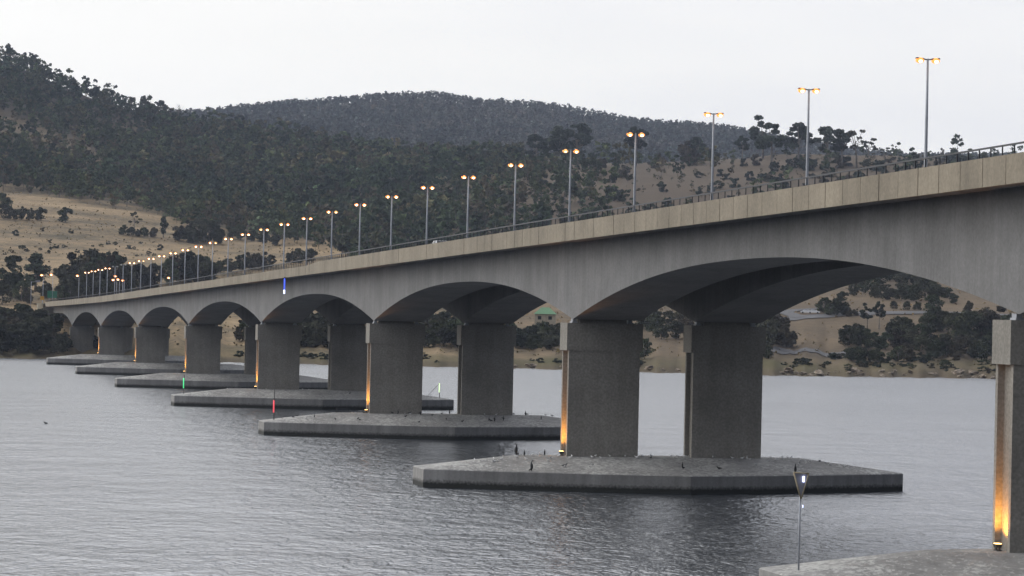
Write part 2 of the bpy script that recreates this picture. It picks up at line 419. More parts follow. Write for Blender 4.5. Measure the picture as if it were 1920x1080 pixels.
mpg = N(nt, 'ShaderNodeMapping'); mpg.inputs['Scale'].default_value = (.022, .022, .25); L.new(tc.outputs['Object'], mpg.inputs['Vector'])
n2 = N(nt, 'ShaderNodeTexNoise', Scale=1.0, Detail=5.0, Roughness=.6); L.new(mpg.outputs[0], n2.inputs['Vector'])
n3 = N(nt, 'ShaderNodeTexNoise', Scale=.35, Detail=5.0, Roughness=.7); L.new(tc.outputs['Object'], n3.inputs['Vector'])
g = N(nt, 'ShaderNodeValToRGB'); e = g.color_ramp
e.elements[0].position = .42; e.elements[0].color = (.10, .085, .055, 1); e.elements[1].position = .58; e.elements[1].color = (.36, .268, .163, 1)
for p, c in ((.46, (.175, .138, .088, 1)), (.52, (.27, .2, .12, 1))):
    q = e.elements.new(p); q.color = c
av = N(nt, 'ShaderNodeMath', operation='ADD'); L.new(n1.outputs['Fac'], av.inputs[0]); L.new(n2.outputs['Fac'], av.inputs[1])
av2 = N(nt, 'ShaderNodeMath', operation='MULTIPLY_ADD'); L.new(n3.outputs['Fac'], av2.inputs[0]); av2.inputs[1].default_value = .9; L.new(av.outputs[0], av2.inputs[2])
av3 = N(nt, 'ShaderNodeMath', operation='MULTIPLY'); av3.inputs[1].default_value = .345; L.new(av2.outputs[0], av3.inputs[0]); L.new(av3.outputs[0], g.inputs['Fac'])
sx = N(nt, 'ShaderNodeSeparateColor'); L.new(at.outputs['Color'], sx.inputs[0])
mx = N(nt, 'ShaderNodeMix', data_type='RGBA'); L.new(sx.outputs[0], mx.inputs['Factor']); L.new(g.outputs[0], mx.inputs['A']); mx.inputs['B'].default_value = (.075, .062, .045, 1)
mx2 = N(nt, 'ShaderNodeMix', data_type='RGBA'); L.new(sx.outputs[1], mx2.inputs['Factor']); L.new(mx.outputs['Result'], mx2.inputs['A']); mx2.inputs['B'].default_value = (.108, .084, .061, 1)
mx3 = N(nt, 'ShaderNodeMix', data_type='RGBA'); L.new(sx.outputs[2], mx3.inputs['Factor']); L.new(mx2.outputs['Result'], mx3.inputs['A']); mx3.inputs['B'].default_value = (.085, .08, .035, 1)
L.new(mx3.outputs['Result'], b.inputs['Base Color']); b.inputs['Roughness'].default_value = .95; b.inputs['Specular IOR Level'].default_value = .1
bp = N(nt, 'ShaderNodeBump', Strength=.5, Distance=.6); L.new(n3.outputs['Fac'], bp.inputs['Height']); L.new(bp.outputs[0], b.inputs['Normal'])
M_GROUND = m
tint = np.ones((len(PZ), 4)); tint[:, 0] = np.clip(cov*1.1, 0, 1)
Dp = np.hypot(PX.ravel()-CAM[0], PY.ravel()-CAM[1]); sd = np.tile(shoreD, nr)
brown = np.clip((to_px(np.stack([PX.ravel(), PY.ravel(), PZ], -1))[:, 0]-740)/400, 0, 1)*(.72+.22*np.clip((Dp-1250)/100, 0, 1))
bank = np.clip(1.7-np.abs(Dp-sd-4)/8.5+.4*fbm(PX.ravel()/9, PY.ravel()/9, 31), 0, 1)
tint[:, 1] = np.maximum(brown, bank*.9)
tint[:, 2] = np.clip(1.3-np.abs(Dp-sd-26)/24, 0, 1)*np.clip(.55+.6*fbm(PX.ravel()/17, PY.ravel()/17, 21), 0, 1)
me = mesh_np('hills', np.stack([PX.ravel(), PY.ravel(), PZ], -1), Fq, M_GROUND, tint, True)
tag(link('hills', me), kind='structure')

# ------------------------------------------------------------------ water
m, nt, b = new_mat('river_water'); L = nt.links
tc = N(nt, 'ShaderNodeTexCoord')
b.inputs['Base Color'].default_value = (.025, .03, .036, 1); b.inputs['Roughness'].default_value = .205; b.inputs['IOR'].default_value = 4.4; b.inputs['Specular Tint'].default_value = (.92, .945, 1, 1)
def wave(scale, sx, sy, det, dist):
    mp = N(nt, 'ShaderNodeMapping'); mp.inputs['Scale'].default_value = (sx, sy, 1); mp.inputs['Rotation'].default_value = (0, 0, .24)
    L.new(tc.outputs['Object'], mp.inputs['Vector'])
    n = N(nt, 'ShaderNodeTexNoise', Scale=scale, Detail=det, Roughness=.55, Distortion=dist); L.new(mp.outputs[0], n.inputs['Vector']); return n.outputs['Fac']
h1 = wave(.6, 1.15, .75, 3.0, .5); h2 = wave(.12, 1.0, .8, 2.0, .3); h3 = wave(2.0, 1.2, .7, 2.0, .3)
pt = wave(.009, 1.0, 1.6, 3.0, .6)     # calm and ruffled patches
ps = N(nt, 'ShaderNodeMapRange'); ps.inputs['From Min'].default_value = .35; ps.inputs['From Max'].default_value = .65; ps.inputs['To Min'].default_value = .7; ps.inputs['To Max'].default_value = 1.2
L.new(pt, ps.inputs['Value'])
a1 = N(nt, 'ShaderNodeMath', operation='MULTIPLY_ADD'); L.new(h2, a1.inputs[0]); a1.inputs[1].default_value = 1.6; L.new(h1, a1.inputs[2])
a2 = N(nt, 'ShaderNodeMath', operation='MULTIPLY_ADD'); L.new(h3, a2.inputs[0]); a2.inputs[1].default_value = .42; L.new(a1.outputs[0], a2.inputs[2])
a3 = N(nt, 'ShaderNodeMath', operation='MULTIPLY'); L.new(a2.outputs[0], a3.inputs[0]); L.new(ps.outputs[0], a3.inputs[1])
bp = N(nt, 'ShaderNodeBump', Strength=1.0, Distance=.58); L.new(a3.outputs[0], bp.inputs['Height']); L.new(bp.outputs[0], b.inputs['Normal'])
me = mesh_np('water', [(-1500, -700, 0), (1500, -700, 0), (1500, 1200, 0), (-1500, 1200, 0)], [(0, 1, 2, 3)], m)
tag(link('water', me), kind='structure')

# ------------------------------------------------------------------ bridge
SPAN = 109.0
B_Y = [-170, -6, 103, 210, 280, 371, 473, 609, 745, 853]
B_Z = [26.3, 24.65, 23.5, 22.3, 21.55, 20.5, 19.3, 17.75, 16.7, 16.0]
def bz(y): return np.interp(y, B_Y, B_Z)
_yy = np.linspace(-200, 900, 1101); _bz = np.convolve(np.pad(bz(_yy), 30, mode='reflect', reflect_type='odd'), np.ones(61)/61, 'valid')
def bz(y): return np.interp(y, _yy, _bz)
def par_h(y): return np.interp(y, [-200, 248, 258, 380, 480, 900], [1.72, 1.72, 1.36, 1.4, 1.6, 1.7])
def rail_z(y): return bz(y) + np.interp(y, [-200, 260, 480, 900], [2.3, 2.28, 2.25, 2.3])
Y0, Y1 = -165.0, 853.0
W1, GAP = 7.09, 5.40; X2 = W1+GAP; XR = X2+W1       # near girder 0..W1, far girder X2..XR
def depth(y):
    k = y/SPAN; i = math.floor(k); s = abs((k-i)*2-1)
    if y > 7*SPAN:                        # last half arch, then level to the abutment
        s = max(0, 1-(y-7*SPAN)/54.5)
    dp = np.interp(round(k) if s > .02 else k, [-2, 0, 1, 2, 3, 4, 7], [7.5, 7.4, 7.2, 6.85, 6.65, 6.5, 6.4])
    dp = np.interp(k, [-2, 0, 1, 2, 3, 4, 7], [7.5, 7.4, 7.2, 6.85, 6.65, 6.5, 6.4])
    c = np.interp(k, [0, 4, 7], [2.8, 2.4, 2.2])
    return c + (dp-c)*s**2.2
ys = sorted(set([round(v, 3) for v in np.arange(Y0, Y1, 2.725)] + [k*SPAN for k in range(-1, 8)] + [Y1]))

bridge = empty('bridge', (0, 0, 0))
tag(bridge, 'long grey concrete road bridge of repeated arched spans with a tan panelled parapet', 'bridge')

def girder(x0, x1):
    mb = MB(); vs = []; fs = []
    for y in ys:
        t = bz(y)+.31; z = bz(y)-depth(y)
        vs += [(x0, y, t), (x1, y, t), (x1, y, z), (x0, y, z)]
    for i in range(len(ys)-1):
        a = 4*i; c = a+4
        for k in range(4): fs.append((a+k, a+(k+1) % 4, c+(k+1) % 4, c+k)[::-1])
    e = 4*(len(ys)-1); fs += [(0, 1, 2, 3), (e+3, e+2, e+1, e)]
    return mb.add(vs, fs)
girder(.3, W1+.0).build('box_girder', M_WEB, bridge)
girder(X2, XR-.3).build('box_girder', M_WEB, bridge)

XE = -2.7; XF = XR+2.7
# deck slab: flat roadway, underside falling from the webs to thin edges
mb = MB(); vs = []; fs = []
sec = [(XE+.26, .95), (XF-.26, .95), (XF-.26, .30), (XR-.3, .22), (XR-.3, .34), (.3, .34), (.3, .22), (XE+.26, .30)]
for y in ys:
    for x, dz in sec: vs.append((x, y, bz(y)+dz))
n = len(sec)
for i in range(len(ys)-1):
    for k in range(n): fs.append((i*n+k, i*n+(k+1) % n, (i+1)*n+(k+1) % n, (i+1)*n+k))
e = n*(len(ys)-1); fs += [tuple(range(n))[::-1], tuple(e+k for k in range(n))]
mb.add(vs, fs); mb.build('deck_slab', M_WEB, bridge)
# road sheets on the deck
mb = MB()
for (xa, xb) in ((XE+.9, XR/2-.5), (XR/2+.5, XF-.9)):
    for a, c in zip(ys[:-1], ys[1:]):
        mb.add([(xa, a, bz(a)+.956), (xb, a, bz(a)+.956), (xb, c, bz(c)+.956), (xa, c, bz(c)+.956)], [(0, 1, 2, 3)])
mb.build('road_surface', M_ASPH, bridge)
# median barrier
mb = MB()
for a, c in zip(ys[:-1], ys[1:]):
    lo = lambda y, s=0: bz(y)+.952
    mb.hexa([(XR/2-.28, a, lo(a)), (XR/2+.28, a, lo(a)), (XR/2+.28, c, lo(c)), (XR/2-.28, c, lo(c))],
            [(XR/2-.12, a, lo(a)+.8), (XR/2+.12, a, lo(a)+.8), (XR/2+.12, c, lo(c)+.8), (XR/2-.12, c, lo(c)+.8)])
mb.build('median_barrier', M_PAR, bridge)
# parapets: precast panels with open joints on a recessed backing
PAN = SPAN/31; ph0 = 9.35
edges = [ph0+PAN*i for i in range(-49, 241) if Y0 < ph0+PAN*i < Y1]
for sgn, xo in ((-1, XE), (1, XF)):
    mb = MB(); xi = xo-sgn*.22
    for a, c in zip(edges[:-1], edges[1:]):
        a2, c2 = a+.045, c-.045
        j = random.uniform(-.012, .012)
        x0, x1 = sorted((xo+j, xi))
        mb.hexa([(x0, a2, bz(a2)), (x1, a2, bz(a2)), (x1, c2, bz(c2)), (x0, c2, bz(c2))],
                [(x0, a2, bz(a2)+par_h(a2)), (x1, a2, bz(a2)+par_h(a2)), (x1, c2, bz(c2)+par_h(c2)), (x0, c2, bz(c2)+par_h(c2))])
    p = mb.build('parapet', M_PAR, bridge)
    mb = MB(); x0, x1 = sorted((xi-sgn*.003, xi-sgn*.12))
    for a, c in zip(ys[:-1], ys[1:]):
        mb.hexa([(x0, a, bz(a)+.31), (x1, a, bz(a)+.31), (x1, c, bz(c)+.31), (x0, c, bz(c)+.31)],
                [(x0, a, bz(a)+par_h(a)-.05), (x1, a, bz(a)+par_h(a)-.05), (x1, c, bz(c)+par_h(c)-.05), (x0, c, bz(c)+par_h(c)-.05)])
    mb.build('backing_wall', M_COL, p)
# railings on the parapets
def post_mb(xm, y, mb=None):
    mb = mb or MB(); z0 = bz(y)+par_h(y)+.002
    mb.box(xm-.035, xm+.035, y-.03, y+.03, z0, rail_z(y)-.04); mb.box(xm-.08, xm+.08, y-.09, y+.09, z0, z0+.03); return mb
for sgn, xo in ((-1, XE), (1, XF)):
    xm = xo-sgn*.11
    mb = MB()
    for a, c in zip(ys[:-1], ys[1:]):
        mb.hexa([(xm-.05, a, rail_z(a)-.05), (xm+.05, a, rail_z(a)-.05), (xm+.05, c, rail_z(c)-.05), (xm-.05, c, rail_z(c)-.05)],
                [(xm-.05, a, rail_z(a)+.05), (xm+.05, a, rail_z(a)+.05), (xm+.05, c, rail_z(c)+.05), (xm-.05, c, rail_z(c)+.05)])
    rl = mb.build('railing', M_RAIL, bridge)
    py = [ph0-.06+PAN/2*(i+.5) for i in range(-98, 482) if Y0+1 < ph0+PAN/2*(i+.5) < Y1-1]
    near = [y for y in py if y > -12][:100] if sgn < 0 else []
    for y in near: post_mb(xm, y).build('railing_post', M_RAIL, rl)
    mb = MB()
    for y in py:
        if y not in near: post_mb(xm, y, mb)
    tag(mb.build('railing_post', M_RAIL, rl), kind='stuff')

# piers
ZC = 3.0                      # column foot
CT = 1.35                     # half thickness along the bridge
def cap_mesh():
    mb = MB(); ring = [(-14.3, -2.6), (-7, -5.6), (1, -8.3), (9.8, -10.4), (18.6, -8.3), (26.6, -5.6), (33.9, -2.6)]
    ring = ring + [(x, -y) for x, y in ring[::-1]]
    top = [(-4.6, -.6), (-2, -1.3), (1, -1.9), (9.8, -2.2), (18.6, -1.9), (21.6, -1.3), (24.2, -.6)]; top = top+[(x, -y) for x, y in top[::-1]]
    n = len(ring); ze = 1.72
    vs = [(x, y, ZC-.004) for x, y in top] + [(x, y, ze+.03) for x, y in [(9.8+(a-9.8)*.995, c*.985) for a, c in ring]] + [(x, y, ze-.05) for x, y in ring] + [(x, y, -.2) for x, y in ring] + \
         [(9.8+(x-9.8)*.985, y*.95, -.25) for x, y in ring] + [(9.8+(x-9.8)*.985, y*.95, -3) for x, y in ring]
    fs = [tuple(range(n))]
    for l in range(5):
        for k in range(n):
            fs.append((l*n+k, (l+1)*n+k, (l+1)*n+(k+1) % n, l*n+(k+1) % n))
    return mb.add(vs, fs).mesh('pile_cap', M_CAP)
ME_CAP = cap_mesh()
def column_mb(x0, h):
    """I-shaped wall column: broad faces, recessed ends between two ribs"""
    x1 = x0+W1; r = .42; t = .36
    pl = [(x0, -CT), (x1, -CT), (x1, -CT+t), (x1-r, -CT+t), (x1-r, CT-t), (x1, CT-t), (x1, CT), (x0, CT), (x0, CT-t), (x0+r, CT-t), (x0+r, -CT+t), (x0, -CT+t)]
    n = len(pl); z0 = ZC-1.2
    vs = [(x, y, z0) for x, y in pl]+[(x, y, h) for x, y in pl]
    fs = [tuple(range(n))[::-1], tuple(range(n, 2*n))]+[(k, (k+1) % n, n+(k+1) % n, n+k) for k in range(n)]
    return MB().add(vs, fs)
PIERS = []
for k in range(-1, 8):
    yk = k*SPAN + (0 if k else 0)
    yc = yk+CT
    p = empty('pier', (0, yc, 0), bridge); PIERS.append(p)
    spring = float(bz(yk)-depth(yk)); top = spring-.35
    if k < 7: link('pile_cap', ME_CAP, p)
    for x0 in (0, X2):
        MB().box(x0+1.2, x0+W1-1.2, -.6, .6, top+.002, spring+.04).build('gap_block', M_COL, p)  # added block closing the gap under the girder so it stays dark
        column_mb(x0, top-2.65).build('column', M_COL, p)
        mb = MB().box(x0-.24, x0+W1+.24, -CT-.07, CT+.07, top-2.66, top); mb.build('column_head', M_COL, p)
        for bx in (x0+.75, x0+W1-.75):
            MB().box(bx-.28, bx+.28, -.45, .45, top+.002, top+.14).box(bx-.2, bx+.2, -.35, .35, top+.14, spring+.05).build('bearing', M_POLE, p)

# abutment at the far end
ab = empty('abutment', (0, Y1, 0)); tag(ab, 'cream concrete abutment pillar and grey wall where the far end of the bridge lands', 'abutment')
mb = MB().box(-3.2, XR+3.2, 1.0, 3.0, 2, float(bz(Y1))-.2); mb.build('wall', M_COL, ab)
mb = MB().box(-5.4, -3.4, -2.2, .2, 6, float(bz(Y1))+.9).box(-5.5, -3.3, -2.3, .3, float(bz(Y1))+.9, float(bz(Y1))+1.15); mb.build('pillar', M_CREAM, ab)
mb = MB().hexa([(-4.6, 0.3, 6), (-3.4, 0.3, 6), (-3.4, 26, 6), (-4.6, 26, 6)], [(-4.6, .3, float(bz(Y1))-.5), (-3.4, .3, float(bz(Y1))-.5), (-3.4, 26, 14), (-4.6, 26, 14)]); mb.build('wing_wall', M_COL, ab)

# pier uplights
def floodlight(k, lit=True):
    y = k*SPAN+CT
    t = empty('floodlight', (-.2, y, ZC))
    MB().box(-.16, .16, -.3, .3, 0.0, .06).box(-.03, .03, -.26, -.2, .06, .3).box(-.03, .03, .2, .26, .06, .3).build('bracket', M_DARK, t)
    MB().hexa([(-.16, -.2, .2), (.14, -.2, .2), (.14, .2, .2), (-.16, .2, .2)], [(-.22, -.24, .42), (.2, -.24, .42), (.2, .24, .42), (-.22, .24, .42)]).build('housing', M_DARK, t)
    MB().box(-.18, .16, -.2, .2, .424, .45).build('lens', M_FLOOD, t)
    l = bpy.data.lights.new('floodlight_beam', 'SPOT'); l.energy = FL_E; l.color = (1, .40, .06); l.spot_size = math.radians(125); l.spot_blend = 1; l.shadow_soft_size = .12
    o = bpy.data.objects.new('floodlight_beam', l); COL.objects.link(o); o.parent = t; o.location = (-.12, 0, .5)
    o.rotation_euler = (PI, math.radians(10), 0)
    return t
FL_E = 1900
ordn = ['partly out of frame at the right edge', 'on the first complete raft from the right', 'on the second complete raft from the right', 'on the third complete raft from the right', 'on the fourth raft, behind the green light', 'on the fifth raft, left of the yellow field', 'on the last raft, by the far shore']
for k in range(0, 7):
    tag(floodlight(k), 'orange uplight at a column foot ' + ordn[k], 'floodlight', 'orange uplights at the feet of the bridge columns')

# ------------------------------------------------------------------ street lamps on the bridge
def lamp_parts(root, H, double=True, off=False, dim=(0, 0), k=1.0):
    MB().tube([(0, 0, 0), (0, 0, .5), (0, 0, H*.55), (0, 0, H)], [.15, .14, .115, .08], 8).box(-.2, .2, -.2, .2, 0, .05).build('pole', M_POLE, root)
    for s in ((-1, 1) if double else (-1,)):
        a = MB().tube([(s*.05, 0, H-.08), (s*.2, 0, H-.06), (s*.36, 0, H-.02)], [.05, .05, .045], 6).build('arm', M_DARK, root)
        hd = MB()
        hd.hexa([(s*.3, -.15*s, H-.09), (s*.93, -.17*s, H-.03), (s*.93, .17*s, H-.03), (s*.3, .15*s, H-.09)],
                [(s*.36, -.1*s, H+.03), (s*.9, -.11*s, H+.07), (s*.9, .11*s, H+.07), (s*.36, .1*s, H+.03)])
        h = hd.build('lamp_head', M_DARK, root)
        st = dim[0 if s < 0 else 1]
        MB().ellipsoid((s*.62, 0, H-.14), (.34*k, .24*k, .22*k), 12, 8).build('lens', (M_LENS, M_LENSDIM, M_LENSOFF)[st], h)
        if st < 2: MB().ellipsoid((s*.62, 0, H-.18), (.26*k, .25*k, .17*k), 12, 8).build('bulb', (M_BULB, M_BULBDIM)[st], h)
ones = ['nearest', 'second', 'third', 'fourth', 'fifth', 'sixth', 'seventh', 'eighth', 'ninth', 'tenth', 'eleventh', 'twelfth', 'thirteenth', 'fourteenth', 'fifteenth', 'sixteenth', 'seventeenth', 'eighteenth', 'nineteenth', 'twentieth', 'twenty-first', 'twenty-second', 'twenty-third', 'twenty-fourth', 'twenty-fifth', 'twenty-sixth', 'twenty-seventh', 'twenty-eighth', 'twenty-ninth', 'thirtieth']
notes = {0: 'tallest twin-headed street lamp against the sky at the right', 1: 'twin-headed street lamp against the sky, second from the right end', 2: 'twin-headed street lamp whose heads reach the skyline, third from the right end',
         3: 'twin-headed street lamp glowing before a flat-topped tree, fourth from the right end'}
proto = None
specs = {4: (1, 0), 10: (0, 1), 13: (1, 0), 16: (0, 1), 22: (0, 1), 24: (2, 2), 25: (2, 2)}
LAMPY = [40.6+27.2*n for n in range(30)]
for n, y in enumerate(LAMPY):
    zb = float(bz(y))+1.752
    if n in specs or proto is None:
        t = empty('street_lamp', (XR/2, y, zb)); lamp_parts(t, 10.25, True, dim=specs.get(n, (0, 0)))
        if n == 0: proto = t
    else:
        t = copy_tree(proto); t.location = (XR/2, y, zb)
    st = '' if n not in specs else (', both heads unlit' if specs[n] == (2, 2) else ', one head dimmer than the other')
    tag(t, notes.get(n, '%s twin-headed street lamp from the bridge\'s right end' % ones[n]) + st, 'street lamp', 'street lamps along the middle of the bridge')
t = copy_tree(proto); t.location = (XR/2, 13.4, float(bz(13.4))+1.752)
tag(t, 'twin-headed street lamp just beyond the right edge of the view', 'street lamp', 'street lamps along the middle of the bridge')

# shore street lamps: (picture x, picture y of head, distance, height, label)
single = None
for (x, y, D, lab) in [(30, 573, 960, 'single street lamp above the dark shore thicket at the far left'), (78, 516, 1030, 'leftmost lit street lamp of the pair between the tall trees and the big clump'),
                       (96, 515, 1035, 'right one of the pair of street lamps left of the big tree clump'), (145, 517, 1030, 'lone street lamp in front of the big dark tree clump'),
                       (216, 518, 1040, 'topmost street lamp of the bright cluster behind the far deck'), (221, 524, 1036, 'middle street lamp of the bright cluster behind the far deck'),
                       (212, 525, 1030, 'left low street lamp of the bright cluster behind the far deck'), (230, 526, 1026, 'right low street lamp of the bright cluster behind the far deck'),
                       (316, 521, 1060, 'low lone street lamp just above the parapet beyond the far deck'), (1238, 573, 1150, 'lone street lamp glowing under the arch between two columns'),
                       (1572, 545, 1230, 'street lamp beside the tan bank beneath the big arch'), (1766, 540, 1265, 'left street lamp of the pair beneath the right springing of the big arch'),
                       (1779, 540, 1275, 'right street lamp of the pair beneath the right springing of the big arch')]:
    d = ray(x, y); P = CAM+d*(D/math.hypot(d[0], d[1])); g = float(ground(P[0], P[1])[0]); g = min(g, P[2]-3.5)
    t = empty('street_lamp', (P[0]+.62, P[1], g)); lamp_parts(t, P[2]-g+.15, False, k=1.6)  # lens and bulb enlarged to widen the glow of distant lamps
    tag(t, lab, 'street lamp', 'street lamps along the far shore roads')

# ------------------------------------------------------------------ lights and marks on the rafts
def cap_pt(k, X, dy=0):
    """a point on top of raft k"""
    ring = [(-14.3, 2.6), (-7, 5.6), (1, 8.3), (9.8, 10.4), (18.6, 8.3), (26.6, 5.6), (33.9, 2.6)]
    hw = np.interp(X, [r[0] for r in ring], [r[1] for r in ring]); top = np.interp(X, [-14.3, -4.6, 1, 9.8, 18.6, 24.2, 33.9], [0, .6, 1.9, 2.2, 1.9, .6, 0])
    zr = np.interp(X, [-14.3, -4.6, 24.2, 33.9], [1.75, ZC, ZC, 1.75])
    u = max(0, abs(dy)-top)/max(.01, hw-top); z = zr+(1.75-zr)*min(1, u)
    return np.array([X, k*SPAN+CT+dy, float(z)])
def light_post(k, X, dy, H, z0, z1, mat, lab, strut=1.3):
    p = cap_pt(k, X, dy); t = empty('marker_light', p)
    MB().tube([(0, 0, -.05), (0, 0, H)], .06, 8).box(-.18, .18, -.18, .18, -.05, .03).build('pole', M_DARK, t)
    MB().tube([(0, .1, z1 if strut < 0 else z0+.6), (strut, .2, 0)], .035, 6).build('strut', M_DARK, t)
    MB().tube([(-.09, -.14, z0), (-.09, -.14, z1)], .085, 10).build('lamp_tube', mat, t)
    tag(t, lab, 'navigation light', 'navigation lights on the pier rafts')
light_post(2, -12.7, -.6, 4.6, 1.0, 2.6, M_RED, 'thin mast with a red light strip on the left tip of a raft')
light_post(3, -12.5, -.6, 3.2, 1.0, 2.7, M_GREEN, 'thin mast with a green light strip on the left tip of a raft')
light_post(3, 31.8, -.4, 2.6, .9, 2.5, M_PALEG, 'propped mast with a pale green light strip against the bright water', -2.3)
light_post(3, 18.4, -5.0, 1.6, .5, 1.5, M_WARM, 'short post with a warm white light beside a column edge')
# triangular day mark on the raft at the bottom right
p = cap_pt(0, -13.0, -.9); t = empty('channel_marker', p)
MB().tube([(0, 0, -.05), (0, 0, 4.7)], .06, 8).build('pole', M_POLE, t)
tri = [(-.46, 5.75), (.46, 5.7), (.02, 4.2)]
mb = MB(); n = 3
mb.add([(x, -.09, z) for x, z in tri]+[(x, -.13, z) for x, z in tri], [(0, 1, 2), (5, 4, 3), (0, 3, 4, 1), (1, 4, 5, 2), (2, 5, 3, 0)]); mb.build('board', M_SIGNGREY, t)
mb = MB()
for a, c in ((0, 1), (1, 2), (2, 0)): mb.tube([(tri[a][0], -.11, tri[a][1]), (tri[c][0], -.11, tri[c][1])], .05, 6)
mb.build('frame', M_SIGNFR, t)
MB().tube([(.13, -.2, 5.2), (.13, -.2, 5.54)], .065, 10).build('lamp', M_WHITEB, t)
MB().tube([(.12, -.16, 3.7), (.12, -.16, 3.85)], .025, 8).build('lower_lamp', M_WHITEB, t)
tag(t, 'grey inverted triangle marker on a thin pole with a bluish white light', 'channel marker')
# blue light hanging beneath the parapet
P = on_x(534, 520, XE-.1); t = empty('hanging_light', (XE-.12, P[1], float(bz(P[1]))))
MB().box(-.06, .1, -.06, .06, -.35, .12).build('bracket', M_DARK, t)
MB().tube([(0, 0, -2.3), (0, 0, -.15)], .10, 10).build('lamp_tube', M_BLUE, t); MB().tube([(-.02, -.05, -2.5), (-.02, -.05, -1.9)], .12, 10).build('lamp_tip', M_WHITEB, t)
tag(t, 'blue light strip hanging below the tan parapet', 'navigation light')

# ------------------------------------------------------------------ vehicles, signs, house
def car(name, loc, rz, mat, lab, grp=None, roof=0.0):
    t = empty(name, loc, None, rz)
    prof = [(-2.15, .35), (-2.2, .75), (-2.0, .92), (-1.25, .98), (-.7, 1.42), (.75, 1.45), (1.45, .98), (2.1, .88), (2.2, .6), (2.15, .35)]
    n = len(prof); vs = []; fs = []
    for s in (-1, 1):
        for y, z in prof:
            wv = .85 if z < 1.1 else .68
            vs.append((s*wv, y, z))
    fs = [tuple(range(n)), tuple(range(2*n-1, n-1, -1))]+[((k+1) % n, k, n+k, n+(k+1) % n) for k in range(n)]
    MB().add(vs, fs).build('body', mat, t)
    for s in (-1, 1):
        MB().add([(s*.80, -1.1, 1.02), (s*.80, 1.25, 1.02), (s*.70, .7, 1.38), (s*.70, -.65, 1.36)], [(0, 1, 2, 3) if s > 0 else (3, 2, 1, 0)]).add([(s*.83, -1.1, 1.0), (s*.83, 1.25, 1.0), (s*.73, .7, 1.37), (s*.73, -.65, 1.35)], [(0, 1, 2, 3) if s > 0 else (3, 2, 1, 0)]).build('window', M_GLASS, t)
        for y in (-1.35, 1.35):
            wv = MB().tube([(s*.68, y, .32), (s*.87, y, .32)], .32, 14).build('wheel', M_TYRE, t)
    MB().add([(-.66, 1.38, 1.03), (.66, 1.38, 1.03), (.6, .86, 1.42), (-.6, .86, 1.42)], [(0, 1, 2, 3)]).build('windscreen', M_GLASS, t)
    tag(t, lab, 'car', grp); return t
P = on_x(827, 458, .2)
car('car', (.1, P[1], float(bz(P[1]))+.96), PI, M_WHITE, 'white car driving on the bridge, its roof showing over the parapet')
for x, y, lab in ((1512, 589, 'white car parked at the roadside, farther from the trees'), (1526, 589, 'white car parked at the roadside, next to the dark tree')):
    P = hit(x, y)
    if P is not None: car('parked_car', (P[0], P[1], P[2]+.12), math.radians(70), M_WHITE, lab, 'cars parked by the shore road')
P = hit(1002, 643)
if P is not None: car('parked_car', (P[0], P[1], P[2]+.1), math.radians(8), M_WHITE, 'small white car end-on among the dark trees near the shore', 'cars parked by the shore road')
# green road sign, yellow sign, gantry
def sign(x, y, D, w_, h_, mat, lab, legs=2, post=4.0):
    d = ray(x, y); P = CAM+d*(D/math.hypot(d[0], d[1])); t = empty('road_sign', (P[0], P[1], P[2]-post), None, -.1)
    for s in ((-1, 1) if legs == 2 else (0,)): MB().tube([(s*w_*.32, .08, -1), (s*w_*.32, .08, post+h_*.4)], .07, 8).build('post', M_POLE, t)
    MB().box(-w_/2, w_/2, -.05, 0, post-h_/2, post+h_/2).build('board', mat, t)
    MB().tube([(-w_/2, -.03, post-h_/2), (w_/2, -.03, post-h_/2), (w_/2, -.03, post+h_/2), (-w_/2, -.03, post+h_/2), (-w_/2, -.03, post-h_/2)], .04, 5).build('border', mat, t)
    tag(t, lab, 'road sign')
sign(98, 552, 1035, 3.4, 2.4, M_SIGNG, 'green road sign beside the trees at the far bridge end')
sign(79, 559, 1008, 1.3, 1.3, M_SIGNY, 'yellow warning sign above the cream abutment pillar', 1, 2.0)
P = at_dist(57, 1050); t = empty('sign_mast', P)
MB().tube([(0, 0, -1), (0, 0, 9.5)], [.12, .09], 8).build('pole', M_POLE, t); MB().tube([(0, 0, 9.4), (2.6, 0, 9.6)], .06, 6).build('arm', M_POLE, t)
MB().box(1.5, 3.1, -.06, .02, 9.3, 10.0).build('board', M_SIGNGREY, t)
tag(t, 'tall grey mast with a side arm above the road left of the abutment', 'mast')
# small house
P = hit(1022, 612); 
d = ray(1022, 600); P = CAM+d*(985/math.hypot(d[0], d[1])); g = float(ground(P[0], P[1])[0])
t = empty('house', (P[0], P[1], g), None, -.25)
zt = P[2]+ .2 - g + (600-590)/F_PX*985
MB().box(-3.6, 3.6, 0, 6, -1, zt).build('wall', M_BRICK, t)
MB().add([(-4, -.5, zt), (4, -.5, zt), (4, 6.5, zt), (-4, 6.5, zt), (-1.3, 3, zt+2.3), (1.3, 3, zt+2.3)], [(0, 1, 5, 4), (1, 2, 5), (2, 3, 4, 5), (3, 0, 4), (3, 2, 1, 0)]).build('roof', M_ROOFG, t)
for x in (-1.9, 1.7):
    wn = MB().box(x-.6, x+.6, -.06, -.003, zt-1.9, zt-.7).build('window', M_GLASS, t)
tag(t, 'small buff house with a green hipped roof behind the shore trees', 'house')

